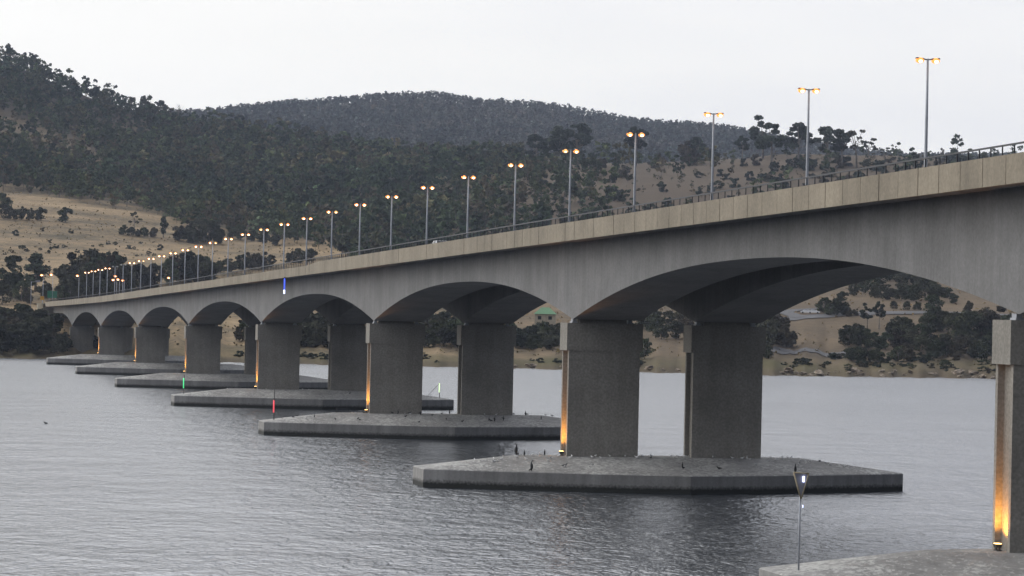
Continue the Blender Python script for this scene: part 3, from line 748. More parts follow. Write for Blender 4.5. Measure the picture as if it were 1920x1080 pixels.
# roads on the far shore, draped on the ground
def strip(name, pts, width, mat, lift=.25):
    W = [hit(x, y) for x, y in pts]; W = [p for p in W if p is not None]
    W = np.array(W); out = []
    for a, c in zip(W[:-1], W[1:]):
        for t in np.linspace(0, 1, 12, endpoint=False): out.append(a*(1-t)+c*t)
    out.append(W[-1]); out = np.array(out)
    vs = []; fs = []
    K = 5
    for i, p in enumerate(out):
        tg = out[min(i+1, len(out)-1)]-out[max(i-1, 0)]; nrm = np.array([-tg[1], tg[0]]); nrm /= np.linalg.norm(nrm)+1e-9
        for s in np.linspace(-.5, .5, K):
            q = p[:2]+nrm*s*width; vs.append((q[0], q[1], float(ground(q[0], q[1])[0])+lift))
    for i in range(len(out)-1):
        for k in range(K-1): fs.append((i*K+k, i*K+k+1, (i+1)*K+k+1, (i+1)*K+k))
    tag(MB().add(vs, fs, True).build(name, mat), kind='structure')
strip('road', [(1440, 601), (1480, 599), (1530, 595), (1600, 590), (1680, 588), (1760, 587), (1840, 590), (1920, 594), (2000, 596)], 9, M_ROAD)
strip('road_branch', [(1500, 597), (1470, 588), (1490, 583), (1530, 582), (1580, 578)], 6, M_ROAD, .3)
strip('shore_path', [(1400, 668), (1470, 660), (1540, 664), (1600, 669)], 9, M_ROAD)

# approach road behind the abutment
vs = []; fs = []
for i, y in enumerate(np.linspace(Y1+.1, Y1+130, 14)):
    xo = -.0006*(y-Y1)**2
    for x in (XE+.9, XF-.9): vs.append((x+xo, y, float(np.interp(y, [Y1, Y1+40, Y1+130], [bz(Y1)+.95, bz(Y1)+1.0, bz(Y1)+2.0]))))
    if i: fs.append((2*i-2, 2*i-1, 2*i+1, 2*i))
tag(MB().add(vs, fs).build('approach_road', M_ASPH), kind='structure')

# ------------------------------------------------------------------ vegetation
def leaf_quads(cs, size, r):
    n = len(cs)
    a = r.normal(size=(n, 3)); a /= np.linalg.norm(a, axis=1)[:, None]
    b_ = np.cross(a, r.normal(size=(n, 3))); b_ /= np.linalg.norm(b_, axis=1)[:, None]
    s = size*r.uniform(.6, 1.4, n)[:, None]; a = a*s; b_ = b_*s*r.uniform(.45, .9, n)[:, None]
    V = np.stack([cs-a-b_*.6, cs+a*.8-b_, cs+a+b_*.7, cs-a*.7+b_], 1).reshape(-1, 3)
    return V, np.arange(4*n).reshape(n, 4)
def crown_pts(r, H, R, base, lobes, n, flat=.6, gap=.8):
    """leaf positions: separate lobes spread through the crown's volume"""
    cs = []
    for i in range(lobes):
        a = r.uniform(0, 2*PI); t = r.uniform(0, 1)
        zc = base+(H-base)*(.12+.8*t); prof = math.sin(PI*min(1, .18+.72*t))**.7
        rr = R*prof*math.sqrt(r.uniform(.05, 1))*.8
        lr = R*r.uniform(.26, .5)*(1-.35*t)*gap
        m = max(6, int(n/lobes*r.uniform(.6, 1.4)))
        q = r.normal(size=(m, 3)); q /= np.linalg.norm(q, axis=1)[:, None]; q *= (r.uniform(.25, 1, m)**.5)[:, None]*lr
        q[:, 2] *= flat
        cs.append(q+np.array([rr*math.cos(a), rr*math.sin(a), min(zc, H-lr*flat*.8)]))
    return cs
GREENS = [(.056, .066, .036), (.044, .056, .036), (.064, .066, .042), (.050, .062, .045), (.070, .060, .040), (.038, .048, .030)]
def tree_arrays(r, H, R, base, lobes, n, size, flat=.6, gap=.8, col=None):
    cl = crown_pts(r, H, R, base, lobes, n, flat, gap); cs = np.concatenate(cl)
    V, Fq_ = leaf_quads(cs, size, r)
    c0 = np.array(col if col is not None else GREENS[r.integers(len(GREENS))])
    lobec = np.concatenate([np.full(len(q), r.uniform(.7, 1.35)) for q in cl])
    t = c0[None]*lobec[:, None]*r.uniform(.75, 1.25, len(cs))[:, None]
    tint = np.ones((len(V), 4)); tint[:, :3] = np.repeat(t, 4, 0)
    return V, Fq_, tint, [q.mean(0) for q in cl]
def trunk_mb(r, H, base, centres, thick=.018, lean=.03):
    mb = MB(); top = base+(H-base)*.45
    b1 = np.array([r.normal()*lean*H, r.normal()*lean*H, top])
    pts = [np.array([0, 0, -.8]), np.array([b1[0]*.2, b1[1]*.2, top*.4]), b1]
    mb.tube(pts, [H*thick*1.25, H*thick, H*thick*.55], 7)
    for c in centres:
        s = pts[1]*.5+b1*.5 if r.random() < .5 else b1*.85+pts[1]*.15
        mid = (s+c)/2+np.array([0, 0, -.04*H]); mb.tube([s, mid, c], [H*thick*.42, H*thick*.3, H*thick*.12], 5, False)
    return mb

KINDS = {}
def make_kind(kind, i, seed):
    r = np.random.default_rng(seed)
    if kind == 'gum_tree':
        H = 16; V, Fq_, tn, ce = tree_arrays(r, H, 5.2, 5.0, 17, 1800, .37, .55, .85)
    elif kind == 'bushy_tree':
        H = 10; V, Fq_, tn, ce = tree_arrays(r, H, 4.6, .6, 24, 2400, .33, .8, 1.0)
    elif kind == 'tall_tree':
        H = 18; V, Fq_, tn, ce = tree_arrays(r, H, 4.2, 2.5, 26, 1500, .52, 1.0, 1.15, (.045, .055, .034))
    elif kind == 'thin_tree':
        H = 14; V, Fq_, tn, ce = tree_arrays(r, H, 4.6, 6.5, 9, 300, .42, .45, .7, (.085, .085, .055))
    else:
        H = 4; V, Fq_, tn, ce = tree_arrays(r, H, 2.6, -.2, 11, 700, .26, .8, 1.0)
    zs = V[:, 2].max(); V[:, 2] *= H/zs
    cm_ = mesh_np('crown', V, Fq_, M_LEAF, tn)
    ce = [c for c in ce][:12] if kind != 'shrub' else ce[:4]
    tm = trunk_mb(r, H, {'gum_tree': 5, 'bushy_tree': 2, 'tall_tree': 4, 'thin_tree': 6.5, 'shrub': .8}[kind], ce, .02 if kind != 'shrub' else .012).mesh('trunk', M_BARK)
    KINDS[(kind, i)] = (H, cm_, tm)
for kind, n in (('gum_tree', 6), ('bushy_tree', 6), ('tall_tree', 3), ('thin_tree', 3), ('shrub', 5)):
    for i in range(n): make_kind(kind, i, abs(hash((len(kind)*31+i*7)))+17)
PROTO = {}
def plant(kind, P, h, label, group, wide=1.0):
    """a tree of its own: empty at the foot, crown and trunk as parts"""
    n = len([k for k in KINDS if k[0] == kind]); i = random.randrange(n); H, cm_, tm = KINDS[(kind, i)]
    t = bpy.data.objects.new(kind, None); COL.objects.link(t); s = h/H
    t.location = (P[0], P[1], P[2]-.15); t.scale = (s*wide*random.uniform(.85, 1.15), s*wide*random.uniform(.85, 1.15), s); t.rotation_euler = (0, 0, random.uniform(0, 6.28))
    for nm, me in (('crown', cm_), ('trunk', tm)):
        o = bpy.data.objects.new(nm, me); COL.objects.link(o); o.parent = t
    tag(t, label, 'shrub' if kind == 'shrub' else 'tree', group); return t
def plant_px(kind, x, yb, hpx, label, group, wide=1.0, D=None):
    P = hit(x, yb) if D is None else at_dist(x, D)
    if P is None: return
    d = np.hypot(P[0]-CAM[0], P[1]-CAM[1]); return plant(kind, P, hpx*d/F_PX, label, group, wide)

def cluster(kind, spots, label, group, wide=1.0):
    for (x, y, h) in spots: plant_px(kind, x, y, h, label, group, wide)

# -- tan field on the left
plant_px('bushy_tree', 123, 417, 30, 'lone round dark tree standing on the open tan field', 'trees on the tan field', 1.1)
cluster('bushy_tree', [(8, 412, 30), (24, 414, 24), (40, 412, 26), (56, 413, 24), (76, 414, 26), (6, 395, 34)], 'dark bushy tree in the dense clump at the left edge of the tan field', 'clump at the field edge', 1.1)
for x, y, h, lab in [(30, 443, 12, 'low dark shrub on the tan field under the dense clump'), (80, 434, 8, 'flat dark shrub below the lone round tree, left one'), (133, 437, 8, 'flat dark shrub right below the lone round tree'), (300, 469, 12, 'dark shrub alone on the lower tan slope'), (42, 468, 9, 'small reddish shrub low on the tan field'), (105, 465, 8, 'small shrub in the middle of the lower tan field'), (96, 470, 7, 'tiny shrub left of the middle of the lower tan field')]:
    plant_px('shrub', x, y, h, lab, 'shrubs on the tan field', 1.2)
cluster('bushy_tree', [(232, 441, 20), (245, 443, 18), (270, 444, 18), (288, 446, 20), (258, 444, 15)], 'low dark tree in the band across the middle of the tan field', 'band of trees on the field', 1.2)
plant_px('thin_tree', 252, 440, 42, 'thin bare-looking gum rising from the band of low trees', 'trees on the tan field')
plant_px('tall_tree', 306, 446, 40, 'narrow upright tree at the right end of the band on the field', 'trees on the tan field')
cluster('bushy_tree', [(335, 452, 30), (352, 455, 42), (372, 457, 48), (392, 458, 44), (408, 458, 34), (362, 457, 30)], 'dark tree in the thick clump behind the far street lamps', 'clump behind the lamps', 1.05)
cluster('bushy_tree', [(432, 448, 26), (450, 450, 30), (470, 453, 26), (492, 457, 28), (515, 461, 24)], 'dark tree along the lower forest edge above the tan strip', 'trees along the forest edge', 1.1)
r_ = random.Random(3)
for i in range(26):
    x = r_.uniform(5, 300); y = r_.uniform(455, 482)
    plant_px('shrub', x, y, r_.uniform(4, 8), 'tiny dark shrub scattered over the lower tan field', 'scattered field shrubs', 1.3)
# -- lower left, round the bridge end
plant_px('tall_tree', 22, 562, 82, 'tall dense dark tree nearest the left edge of the view', 'tall trees at the left', 1.25)
plant_px('tall_tree', 66, 548, 74, 'tall dense dark tree with a pointed crown right of the first', 'tall trees at the left', 1.35)
cluster('bushy_tree', [(4, 572, 50), (40, 566, 40), (84, 560, 34), (52, 570, 30)], 'lower tree filling in below the two tall dark trees', 'trees under the tall pair')
cluster('bushy_tree', [(128, 556, 70), (146, 550, 78), (165, 560, 66), (186, 555, 76), (205, 556, 80), (222, 552, 74), (238, 556, 60), (132, 566, 40), (156, 567, 38), (196, 566, 42), (176, 546, 80), (118, 565, 32)], 'dark tree in the big clump beyond the far bridge end', 'big clump beyond the bridge end', 1.0)
plant_px('gum_tree', 206, 556, 86, 'flat-topped dark tree rising over the big clump', 'big clump beyond the bridge end', 1.0)
cluster('bushy_tree', [(262, 548, 56), (276, 545, 50), (290, 545, 52)], 'tree behind the lamp poles, right of the big clump', 'trees behind the lamp poles')
cluster('bushy_tree', [(318, 535, 50), (334, 532, 58), (350, 532, 62), (368, 532, 56), (384, 530, 50), (395, 528, 40)], 'rounded tree in the clump behind the far parapet', 'clump behind the far parapet')
cluster('bushy_tree', [(412, 512, 24), (430, 510, 26), (452, 508, 32), (470, 506, 34), (490, 505, 34), (508, 502, 26), (545, 496, 26), (562, 494, 30), (580, 492, 28)], 'low tree in the green strip just above the parapet', 'low trees above the parapet', 1.15)
# -- shore thicket, far left
for i in range(20):
    x = [3, 14, 26, 38, 50, 62, 74, 86, 98, 108, 118, 8, 30, 54, 78, 100, 20, 44, 68, 92][i]; y = 664-(i % 3)*5 if i < 11 else 640-(i % 2)*8
    h = (54 if i < 11 else 56)*(1 if x < 85 else .72)+r_.uniform(-7, 7)
    plant_px('bushy_tree', x, y, h, 'dark tree in the shore thicket left of the first arches', 'shore thicket at the left', 1.25)
for i in range(10):
    x = 122+r_.uniform(-8, 60); plant_px('shrub', x, r_.uniform(640, 662), r_.uniform(16, 30), 'dark shrub on the bank under the farthest arches', 'shrubs under the far arches', 1.3)
# -- seen through the arches
def scatter(kind, x0, x1, y0, y1, h0, h1, n, lab, grp, wide=1.1, seed=1):
    q = random.Random(seed)
    for i in range(n):
        x = x0+(x1-x0)*(i+q.uniform(.2, .8))/n; plant_px(kind, x, q.uniform(y0, y1), q.uniform(h0, h1), lab, grp, wide)
scatter('bushy_tree', 452, 488, 640, 656, 34, 52, 4, 'dark tree seen through the fourth arch from the left', 'trees seen through the arches', 1.1, 4)
scatter('bushy_tree', 556, 640, 634, 655, 40, 66, 9, 'dark tree seen through the arch left of the short white light', 'trees seen through the arches', 1.15, 5)
scatter('bushy_tree', 790, 872, 640, 655, 44, 66, 9, 'dark tree seen through the middle arch between the paired columns', 'trees seen through the arches', 1.15, 6)
scatter('bushy_tree', 955, 1062, 645, 658, 34, 50, 11, 'dark tree in front of the green-roofed house', 'trees near the house', 1.15, 7)
scatter('bushy_tree', 1185, 1300, 615, 640, 30, 48, 9, 'dark tree framed between the two nearest full columns', 'trees between the near columns', 1.2, 8)
plant_px('bushy_tree', 1208, 674, 40, 'round dark tree by the shore beside the near column', 'trees between the near columns', 1.0)
# -- right-hand shore
cluster('bushy_tree', [(1425, 650, 62), (1440, 655, 66), (1456, 645, 58), (1472, 652, 46), (1484, 650, 30), (1432, 672, 28), (1442, 675, 26)], 'dark tree crowding the right edge of the second near column', 'trees beside the near column', 1.05)
cluster('bushy_tree', [(1545, 588, 30), (1556, 592, 24), (1573, 592, 38), (1592, 594, 16), (1604, 594, 14), (1584, 592, 22)], 'tree in the group left of the pale road bend', 'trees at the road bend', 1.1)
plant_px('gum_tree', 1648, 620, 54, 'gum with a forked visible trunk standing before the shore road', 'gums by the shore road', .9)
plant_px('gum_tree', 1626, 617, 50, 'leafy gum just left of the forked one by the road', 'gums by the shore road', .8)
cluster('bushy_tree', [(1592, 648, 40), (1606, 650, 44), (1622, 652, 38), (1690, 640, 48), (1678, 638, 40), (1702, 642, 44), (1640, 655, 34), (1660, 656, 34)], 'rounded dark tree in the grove below the forked gum', 'grove below the road', 1.15)
cluster('bushy_tree', [(1740, 622, 36), (1752, 620, 44), (1766, 622, 40), (1724, 640, 34), (1742, 645, 36), (1710, 655, 36), (1728, 662, 34)], 'dark tree in the middle of the right-hand grove', 'middle of the right grove', 1.15)
cluster('bushy_tree', [(1794, 640, 54), (1812, 645, 62), (1830, 640, 56), (1846, 646, 66), (1862, 642, 70), (1800, 668, 42), (1826, 672, 46), (1850, 676, 48), (1872, 676, 50), (1775, 668, 44), (1756, 672, 36), (1890, 660, 70)], 'dark tree in the dense right end of the grove beside the pier', 'right end of the grove', 1.15)
cluster('bushy_tree', [(1592, 676, 24), (1606, 678, 30), (1624, 680, 32), (1642, 680, 28), (1684, 680, 30), (1700, 678, 36)], 'low dark bush-like tree along the shore path', 'trees along the shore path', 1.35)
cluster('shrub', [(1562, 672, 10), (1575, 673, 12), (1504, 684, 14), (1512, 684, 12), (1590, 689, 8), (1552, 686, 9), (1470, 686, 7)], 'small shrub on the grassy bank right of the columns', 'shrubs on the right bank', 1.6)
cluster('bushy_tree', [(1640, 560, 28), (1662, 562, 30), (1690, 564, 34), (1712, 566, 32), (1736, 562, 44), (1752, 566, 40), (1676, 580, 16), (1700, 582, 18), (1720, 582, 18), (1748, 592, 40), (1600, 556, 24), (1620, 550, 30)], 'dark tree in the rows above the shore road', 'trees above the shore road', 1.2)
scatter_later = [(x0, y0, h0) for x0, y0, h0 in [(1610, 536, 22), (1628, 530, 24), (1650, 534, 26), (1668, 528, 28), (1688, 538, 26), (1706, 534, 30), (1724, 542, 28), (1742, 548, 26), (1758, 556, 24), (1775, 560, 22), (1640, 548, 20), (1700, 550, 22), (1662, 520, 24), (1690, 516, 26), (1790, 570, 18), (1580, 566, 20)]]
cluster('bushy_tree', scatter_later, 'dark tree in the thicket right under the crown of the big arch', 'thicket under the arch crown', 1.4)
plant_px('bushy_tree', 1816, 590, 26, 'dark tree alone on the brown slope under the arch end', 'trees above the shore road', 1.1)
scatter('shrub', 1560, 1895, 672, 692, 10, 20, 15, 'dark rounded bush filling the bank between the right grove and the water', 'bushes on the right bank', 1.5, 31)
scatter('bushy_tree', 1600, 1890, 646, 668, 26, 42, 6, 'dark tree filling the lower side of the right-hand grove', 'lower side of the right grove', 1.2, 32)
# -- right-hand slope: crest trees and shrubs
for x, y, h, k, lab in [(1000, 290, 52, 'gum_tree', 'leafy gum left of the tallest pair on the crest'), (1044, 290, 64, 'gum_tree', 'tallest gum on the crest behind the fifth lamp'), (1078, 290, 66, 'gum_tree', 'broad gum beside the tallest one on the crest'),
                        (1186, 300, 58, 'gum_tree', 'flat-topped tree directly behind the bright fourth lamp'), (1300, 296, 42, 'gum_tree', 'spreading gum on the crest left of the third lamp'), (1284, 296, 36, 'bushy_tree', 'rounded tree attached to the spreading crest gum'),
                        (1385, 292, 38, 'gum_tree', 'gum on the crest right of the third lamp'), (1424, 300, 64, 'gum_tree', 'tall dense gum on the skyline between third and second lamps'), (1440, 312, 66, 'gum_tree', 'forward gum of the skyline group between third and second lamps'),
                        (1490, 312, 66, 'gum_tree', 'gum with an open top just left of the second lamp'), (1548, 318, 60, 'gum_tree', 'gum with a layered crown right of the second lamp'), (1572, 318, 56, 'gum_tree', 'smaller gum leaning on the layered one'), (1600, 316, 56, 'thin_tree', 'umbrella-shaped thin gum on the skyline'), (1622, 316, 44, 'thin_tree', 'short thin gum at the end of the skyline row'),
                        (1652, 314, 30, 'thin_tree', 'sparse small tree beyond the skyline row')]:
    plant_px(k, x, y, h*1.3, lab, 'gums along the crest', 1.15, 1880 if y < 305 else 1780)
q = random.Random(12)
for x, y, h in [(1110, 330, 36), (1130, 318, 22), (1222, 300, 26), (1240, 302, 22), (1170, 335, 26), (1336, 305, 26), (930, 300, 30), (950, 318, 28)]:
    plant_px('bushy_tree', x, y, h, 'rounded dark bush-tree just below the crest of the scrubby slope', 'bush-trees on the slope', 1.2)
for i in range(105):
    x = 1900-1100*(q.random()**1.0); yl = np.interp(x, [780, 1060, 1340, 1500, 1740, 1920], [462, 420, 378, 350, 318, 300])
    yt = np.interp(x, [780, 1000, 1150, 1440, 1700, 1920], [380, 310, 304, 298, 300, 305])
    if yl-yt < 4: continue
    y = q.uniform(yt, yl+10); plant_px('shrub', x, y, q.uniform(10, 24), 'shrub dotted over the brown scrubby slope behind the bridge', 'shrubs on the slope', q.uniform(.8, 1.3))
# -- skyline trees on the left ridge
for x, y, h, k, lab in [(52, 122, 42, 'gum_tree', 'spreading gum on the skyline at the top left'), (70, 128, 28, 'gum_tree', 'smaller gum just right of the top left skyline gum'), (125, 140, 26, 'bushy_tree', 'rounded skyline tree on the falling left ridge'), (165, 160, 30, 'gum_tree', 'gum on the left ridge before the layered pair'),
                        (208, 170, 34, 'thin_tree', 'layered thin gum on the left ridge'), (236, 182, 34, 'thin_tree', 'second layered thin gum, leaning over the notch'), (290, 205, 40, 'gum_tree', 'gum on the ridge beside the bare tree'), (440, 248, 44, 'gum_tree', 'upright gum on the lower end of the left ridge')]:
    plant_px(k, x, y, h, lab, 'skyline gums on the left ridge', 1.1, 2275)
for x, y, h, k, lab in [(412, 236, 30, 'gum_tree', 'gum where the left ridge meets the distant blue ridge'), (515, 262, 40, 'gum_tree', 'rounded gum standing up before the distant ridge, left of the layered one'), (556, 268, 44, 'thin_tree', 'layered gum standing up before the distant ridge'), (572, 270, 36, 'gum_tree', 'gum tucked behind the layered one before the distant ridge'),
                        (640, 278, 30, 'gum_tree', 'gum on the forest edge below the left end of the blue ridge top'), (690, 284, 32, 'gum_tree', 'gum on the forest edge below the blue ridge, left of the middle'), (735, 288, 34, 'gum_tree', 'gum on the forest edge below the middle of the blue ridge'), (830, 300, 40, 'gum_tree', 'gum on the forest edge above the lamp nearest the picture centre'), (868, 304, 36, 'gum_tree', 'second gum on the forest edge above the centre lamps'), (905, 306, 40, 'bushy_tree', 'dark rounded tree at the right end of the forest edge')]:
    plant_px(k, x, y, h, lab, 'gums along the forest edge', 1.1, 2250 if x < 600 else 1925)
P = at_dist(325, 2275)
if P is not None:
    t = empty('dead_tree', P); mb = MB(); r2_ = np.random.default_rng(5)
    mb.tube([(0, 0, -1), (.2, 0, 8), (.6, 0, 16)], [.35, .25, .12], 6); mb.build('trunk', M_BARK, t); mb = MB()
    for i in range(22):
        z = r2_.uniform(6, 16); a = r2_.uniform(0, 6.28); l = (19-z)*.55*r2_.uniform(.5, 1); p0 = np.array([z*.03, 0, z]); p1 = p0+np.array([l*math.cos(a), l*math.sin(a), l*1.2])
        mb.tube([p0, (p0+p1)/2+np.array([0, 0, -.3]), p1], [.12, .09, .04], 4, False)
    mb.build('branches', M_BARK, t); tag(t, 'bare dead tree with fine upright branches on the left skyline', 'tree')

# -- closed forest and far ridge: masses nobody could count
def mass(name, pts, hs, R, lobes, n, size, seed, cols, bark=True):
    r = np.random.default_rng(seed); VV = []; FF = []; TT = []; off = 0
    lib = []
    for i in range(24):
        H = 14; V, Fq_, tn, ce = tree_arrays(r, H, R, 1.3, lobes, n, size, .62, .95, (1, 1, 1)); V[:, 2] *= H/V[:, 2].max()
        if bark:
            a = r.uniform(0, 6.28); wv = .16
            for q in range(2):
                c, s = math.cos(a+q*1.57)*wv, math.sin(a+q*1.57)*wv
                tv = np.array([(-c, -s, -1), (c, s, -1), (c*.5, s*.5, H*.7), (-c*.5, -s*.5, H*.7)]); Fq_ = np.concatenate([Fq_, np.arange(4)[None]+len(V)]); V = np.concatenate([V, tv])
                tn = np.concatenate([tn, np.tile([-1, -1, -1, 1.0], (4, 1))])
        lib.append((V, Fq_, tn))
    for p, h in zip(pts, hs):
        V, Fq_, tn = lib[r.integers(len(lib))]; s = h/14; a = r.uniform(0, 6.28); ca, sa = math.cos(a), math.sin(a)
        sw = s*r.uniform(.85, 1.25)
        W = np.stack([(V[:, 0]*ca-V[:, 1]*sa)*sw+p[0], (V[:, 0]*sa+V[:, 1]*ca)*sw+p[1], V[:, 2]*s+p[2]], -1)
        f1 = float(fbm(p[0]/70, p[1]/70, 51, 3)); ci = int(r.integers(len(cols)))
        c = np.array(cols[ci])*(1.14, 1.17, 1.0)*math.exp(r.normal()*.30+.22*f1)
        c = c*(1+.13*max(-1, min(1, f1))*np.array([1, .1, -.2]))
        t = tn.copy(); bk = tn[:, 0] < 0; t[:, :3] = tn[:, :3]*c; t[bk, :3] = (.15, .135, .12)
        VV.append(W); FF.append(Fq_+off); TT.append(t); off += len(W)
    me = mesh_np(name, np.concatenate(VV), np.concatenate(FF), M_LEAFS, np.concatenate(TT))
    return tag(link(name, me), kind='stuff')
FC = [(.068, .082, .042), (.046, .062, .034), (.084, .080, .048), (.056, .074, .050), (.086, .074, .052), (.036, .050, .030), (.062, .078, .044)]
r = np.random.default_rng(42)
# near forest: jittered grid over bearings and distance
pts = []; hs = []
for D in np.arange(1230, 2340, 9.5):
    step = 8.2/D
    aa = np.arange(AZ[0]+.03, AZ[-1]-.03, step); a = aa+r.uniform(-.4, .4, len(aa))*step
    d = D+r.uniform(-5, 5, len(a)); x = CAM[0]+d*np.sin(a); y = CAM[1]+d*np.cos(a); z = ground(x, y)
    cv = cover(x, y, z); q = to_px(np.stack([x, y, z], -1))
    keep = (r.uniform(0, 1, len(a)) < cv*.92) & (q[:, 0] > -420) & (q[:, 0] < 2300) & (D < 2330)
    # the crest hides whatever stands behind it on the right
    keep &= ~((q[:, 0] > 980) & (d > 1960))
    for k in np.nonzero(keep)[0]: pts.append((x[k], y[k], z[k])); hs.append((r.uniform(7, 12) if r.random() < .8 else r.uniform(13, 18.5))*(1 if D > 1300 else .8))
print('forest trees', len(pts))
tag(mass('forest', pts, hs, 5.3, 11, 170, .72, 1, FC), 'dark eucalypt forest covering the left hill and the slope behind the bridge', 'forest')
# low scrub between the forest and the open slope
pts = []; hs = []
for i in range(3000):
    x = r.uniform(740, 2100); D = r.uniform(1300, 1900); P = at_dist(x, D)
    dens = np.interp(x, [740, 900, 1150, 1500, 2100], [.95, .8, .42, .4, .5])*np.interp(D, [1300, 1600, 1900], [1.0, .8, .45])
    if r.random() < dens*(.8 if x < 950 else .78): pts.append(P); hs.append(r.uniform(1.2, 5.0)*(1.5 if x < 950 else 1))
tag(mass('scrub', pts, hs, 7.5, 8, 80, .9, 2, [(.08, .068, .044), (.058, .06, .038), (.10, .08, .054), (.05, .055, .036)], False), 'low mixed scrub over the brown slope behind the bridge', 'scrub')
SC = [(.075, .062, .042), (.06, .06, .04), (.09, .072, .05), (.05, .055, .038)]
pts = []; hs = []
while len(pts) < 3600:
    n = 400; x = r.uniform(-120, 2000, n); D = r.uniform(935, 1700, n)
    P = np.array([at_dist(a, b) for a, b in zip(x, D)]); cv = cover(P[:, 0], P[:, 1], P[:, 2]); th = fbm(P[:, 0]/40, P[:, 1]/40, 77, 3)
    for k in np.nonzero((cv < .3) & (r.uniform(-1, 1, n) < th+.2) & ((x < 700) | (D < 1330)))[0]: pts.append(P[k]); hs.append(r.uniform(.3, .85))
tag(mass('tussocks', pts, hs, 9.5, 4, 14, 3.6, 5, [(.20, .155, .095), (.16, .125, .075), (.24, .185, .115), (.175, .14, .08)], False), 'dry grass tussocks over the tan fields of the far shore', 'grass')
# distant ridge, with part of its haze mixed into the leaf colours
pts = []; hs = []
for D in np.arange(2900, 3860, 19):
    step = 7.0/D; aa = np.arange(AZ[0]+.03, AZ[-1]-.03, step); a = aa+r.uniform(-.45, .45, len(aa))*step
    d = D+r.uniform(-12, 12, len(a)); x = CAM[0]+d*np.sin(a); y = CAM[1]+d*np.cos(a); z = ground(x, y); q = to_px(np.stack([x, y, z], -1))
    for k in np.nonzero((q[:, 0] > 150) & (q[:, 0] < 2200) & (r.uniform(0, 1, len(a)) < .93))[0]: pts.append((x[k], y[k], z[k])); hs.append(r.uniform(8.5, 12.5))
print('ridge trees', len(pts))
tag(mass('distant_forest', pts, hs, 5.2, 8, 58, 1.25, 3, [(.082, .088, .092), (.092, .094, .098), (.074, .082, .086), (.094, .09, .096)]), 'haze-tinted forest covering the distant ridge under the sky', 'forest')

# ------------------------------------------------------------------ shore rocks
rk = []
for i in range(4):
    r3 = np.random.default_rng(60+i); mb = MB(); mb.ellipsoid((0, 0, .25), (1, .8, .6), 9, 6)
    v = np.array(mb.v); v *= 1+.28*r3.normal(size=(len(v), 1)).clip(-1, 1); mb.v = [tuple(p) for p in v]; mb.sm = [False]*len(mb.f); rk.append(mb.mesh('rock', M_ROCK))
q = random.Random(8)
for i in range(70):
    x = q.uniform(1440, 1868) if i < 52 else q.uniform(960, 1290)
    s = q.uniform(.35, 1.0) if i % 6 else q.uniform(1.0, 1.8)
    a = ray(x, 700); az = math.atan2(a[0], a[1]); D = float(np.interp(az, AZ, shoreD))+q.uniform(0, 10)
    p = at_dist(x, D); o = link('rock', rk[i % 4], None, (p[0], p[1], max(p[2], 0)-.05)); o.scale = (s*1.5, s, s*.8); o.rotation_euler = (q.uniform(-.3, .3), q.uniform(-.3, .3), q.uniform(0, 6))
    tag(o, 'pale rock lying along the waterline of the right-hand shore' if i < 52 else 'pale rock at the waterline seen between the near columns', 'rock', 'rocks along the right shore' if i < 52 else 'rocks between the columns')
# low plants on the bank
q = random.Random(18)
for i in range(60):
    x = q.uniform(420, 1880); a = ray(x, 700); az = math.atan2(a[0], a[1]); D = float(np.interp(az, AZ, shoreD))+q.uniform(9, 26)
    plant('shrub', at_dist(x, D), q.uniform(.8, 2.0), 'low olive bank shrub just behind the far waterline', 'low shrubs along the far waterline', 1.7)

# ------------------------------------------------------------------ birds on the rafts
def bird_mesh(name, mat, stand):
    mb = MB()
    if stand:   # cormorant: upright body, long neck, hooked head, tail, legs
        mb.tube([(0, -.02, .02), (0, .02, .1), (0, .05, .28), (0, .03, .5), (0, .0, .62), (0, .02, .74), (0, .07, .80), (0, .15, .80), (0, .27, .78)], [.03, .08, .125, .11, .05, .035, .05, .03, .008], 8)
        mb.tube([(0, 0, .2), (0, -.12, .08), (0, -.2, -.0)], [.07, .05, .02], 6)
    else:       # gull: level body, round head, bill, tail
        mb.tube([(0, -.3, .17), (0, -.2, .18), (0, -.06, .19), (0, .08, .2), (0, .15, .25), (0, .19, .32), (0, .23, .34), (0, .27, .335), (0, .33, .32)], [.015, .045, .09, .09, .06, .045, .05, .035, .008], 8)
    for s in (-1, 1): mb.tube([(s*.035, .02, .12), (s*.04, .02, 0), (s*.045, .07, 0)], [.012, .01, .008], 5)
    return mb.mesh(name, mat)
ME_G = bird_mesh('gull', M_GULL, False); ME_C = bird_mesh('cormorant', M_CORM, True); ME_D = bird_mesh('dark_gull', M_CORM, False)
q = random.Random(21)
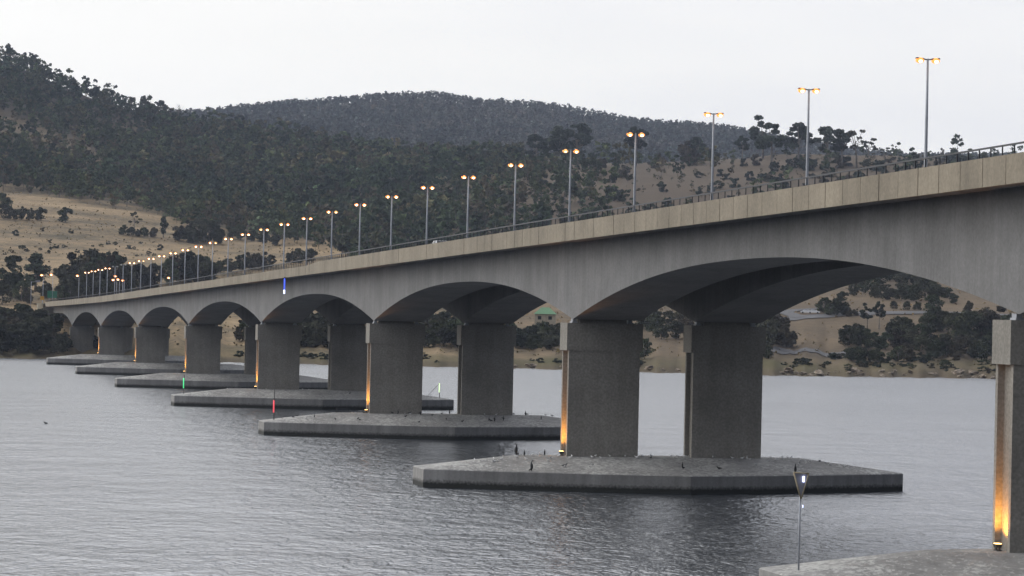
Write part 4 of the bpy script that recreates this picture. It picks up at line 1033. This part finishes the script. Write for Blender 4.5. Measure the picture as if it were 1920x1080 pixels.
def bird(me, name, P, s, lab, grp):
    o = link(name, me, None, P); o.rotation_euler = (0, 0, q.uniform(0, 6.28)); o.scale = (s, s, s); tag(o, lab, 'bird', grp); return o
near = {1: 'nearest complete raft', 2: 'raft with the red light', 3: 'raft with the green light'}
for k, dark, white in ((1, 9, 80), (2, 46, 16), (3, 8, 14)):
    for i in range(dark):
        X = q.uniform(-11, 31); dy = q.uniform(-.9, .2)*np.interp(X, [-14, 9.8, 33], [2.4, 9.8, 2.6]); up = i < dark*.25
        bird(ME_C if up else ME_D, 'cormorant' if up else 'dark_bird', cap_pt(k, X, dy), q.uniform(.55, .8) if up else q.uniform(.65, .95), ('upright black cormorant standing on the ' if up else 'dark crouching bird resting on the ')+near[k], 'birds on the '+near[k])
    for i in range(white):
        X = q.uniform(-10, 31); dy = -q.uniform(.3, 2.6) if i < white*.7 else q.uniform(-.9, 0)*np.interp(X, [-14, 9.8, 33], [2.4, 9.8, 2.6])
        bird(ME_G, 'gull', cap_pt(k, X, dy), q.uniform(.55, .8), 'small white gull standing on the '+near[k], 'birds on the '+near[k])
for X, dy, s, lab in ((-4.6, -6.0, 1.15, 'large black cormorant at the near edge of the nearest complete raft'), (-4.6, .3, 1.3, 'large black cormorant on the ridge of the nearest complete raft, left of the column'), (21.4, -6.6, 1.05, 'black cormorant at the near edge of the nearest complete raft, right of the second column')):
    bird(ME_C, 'cormorant', cap_pt(1, X, dy), s, lab, 'cormorants')
P = on_z(86, 795, 0); bird(ME_D, 'water_bird', (P[0], P[1], -.1), 1.2, 'small dark bird afloat on the open water at the left', None)

# ------------------------------------------------------------------ thin evening haze
m = bpy.data.materials.new('haze_air'); m.use_nodes = True; nt = m.node_tree; nt.nodes.clear()
o_ = N(nt, 'ShaderNodeOutputMaterial'); v = N(nt, 'ShaderNodeVolumePrincipled'); v.inputs['Density'].default_value = 6.8e-5
v.inputs['Color'].default_value = (.68, .78, 1.0, 1); v.inputs['Anisotropy'].default_value = 0.0
nt.links.new(v.outputs[0], o_.inputs['Volume'])
hz = MB().box(-2600, 2600, -900, 5200, -12, 420).build('haze', m); tag(hz, kind='stuff')
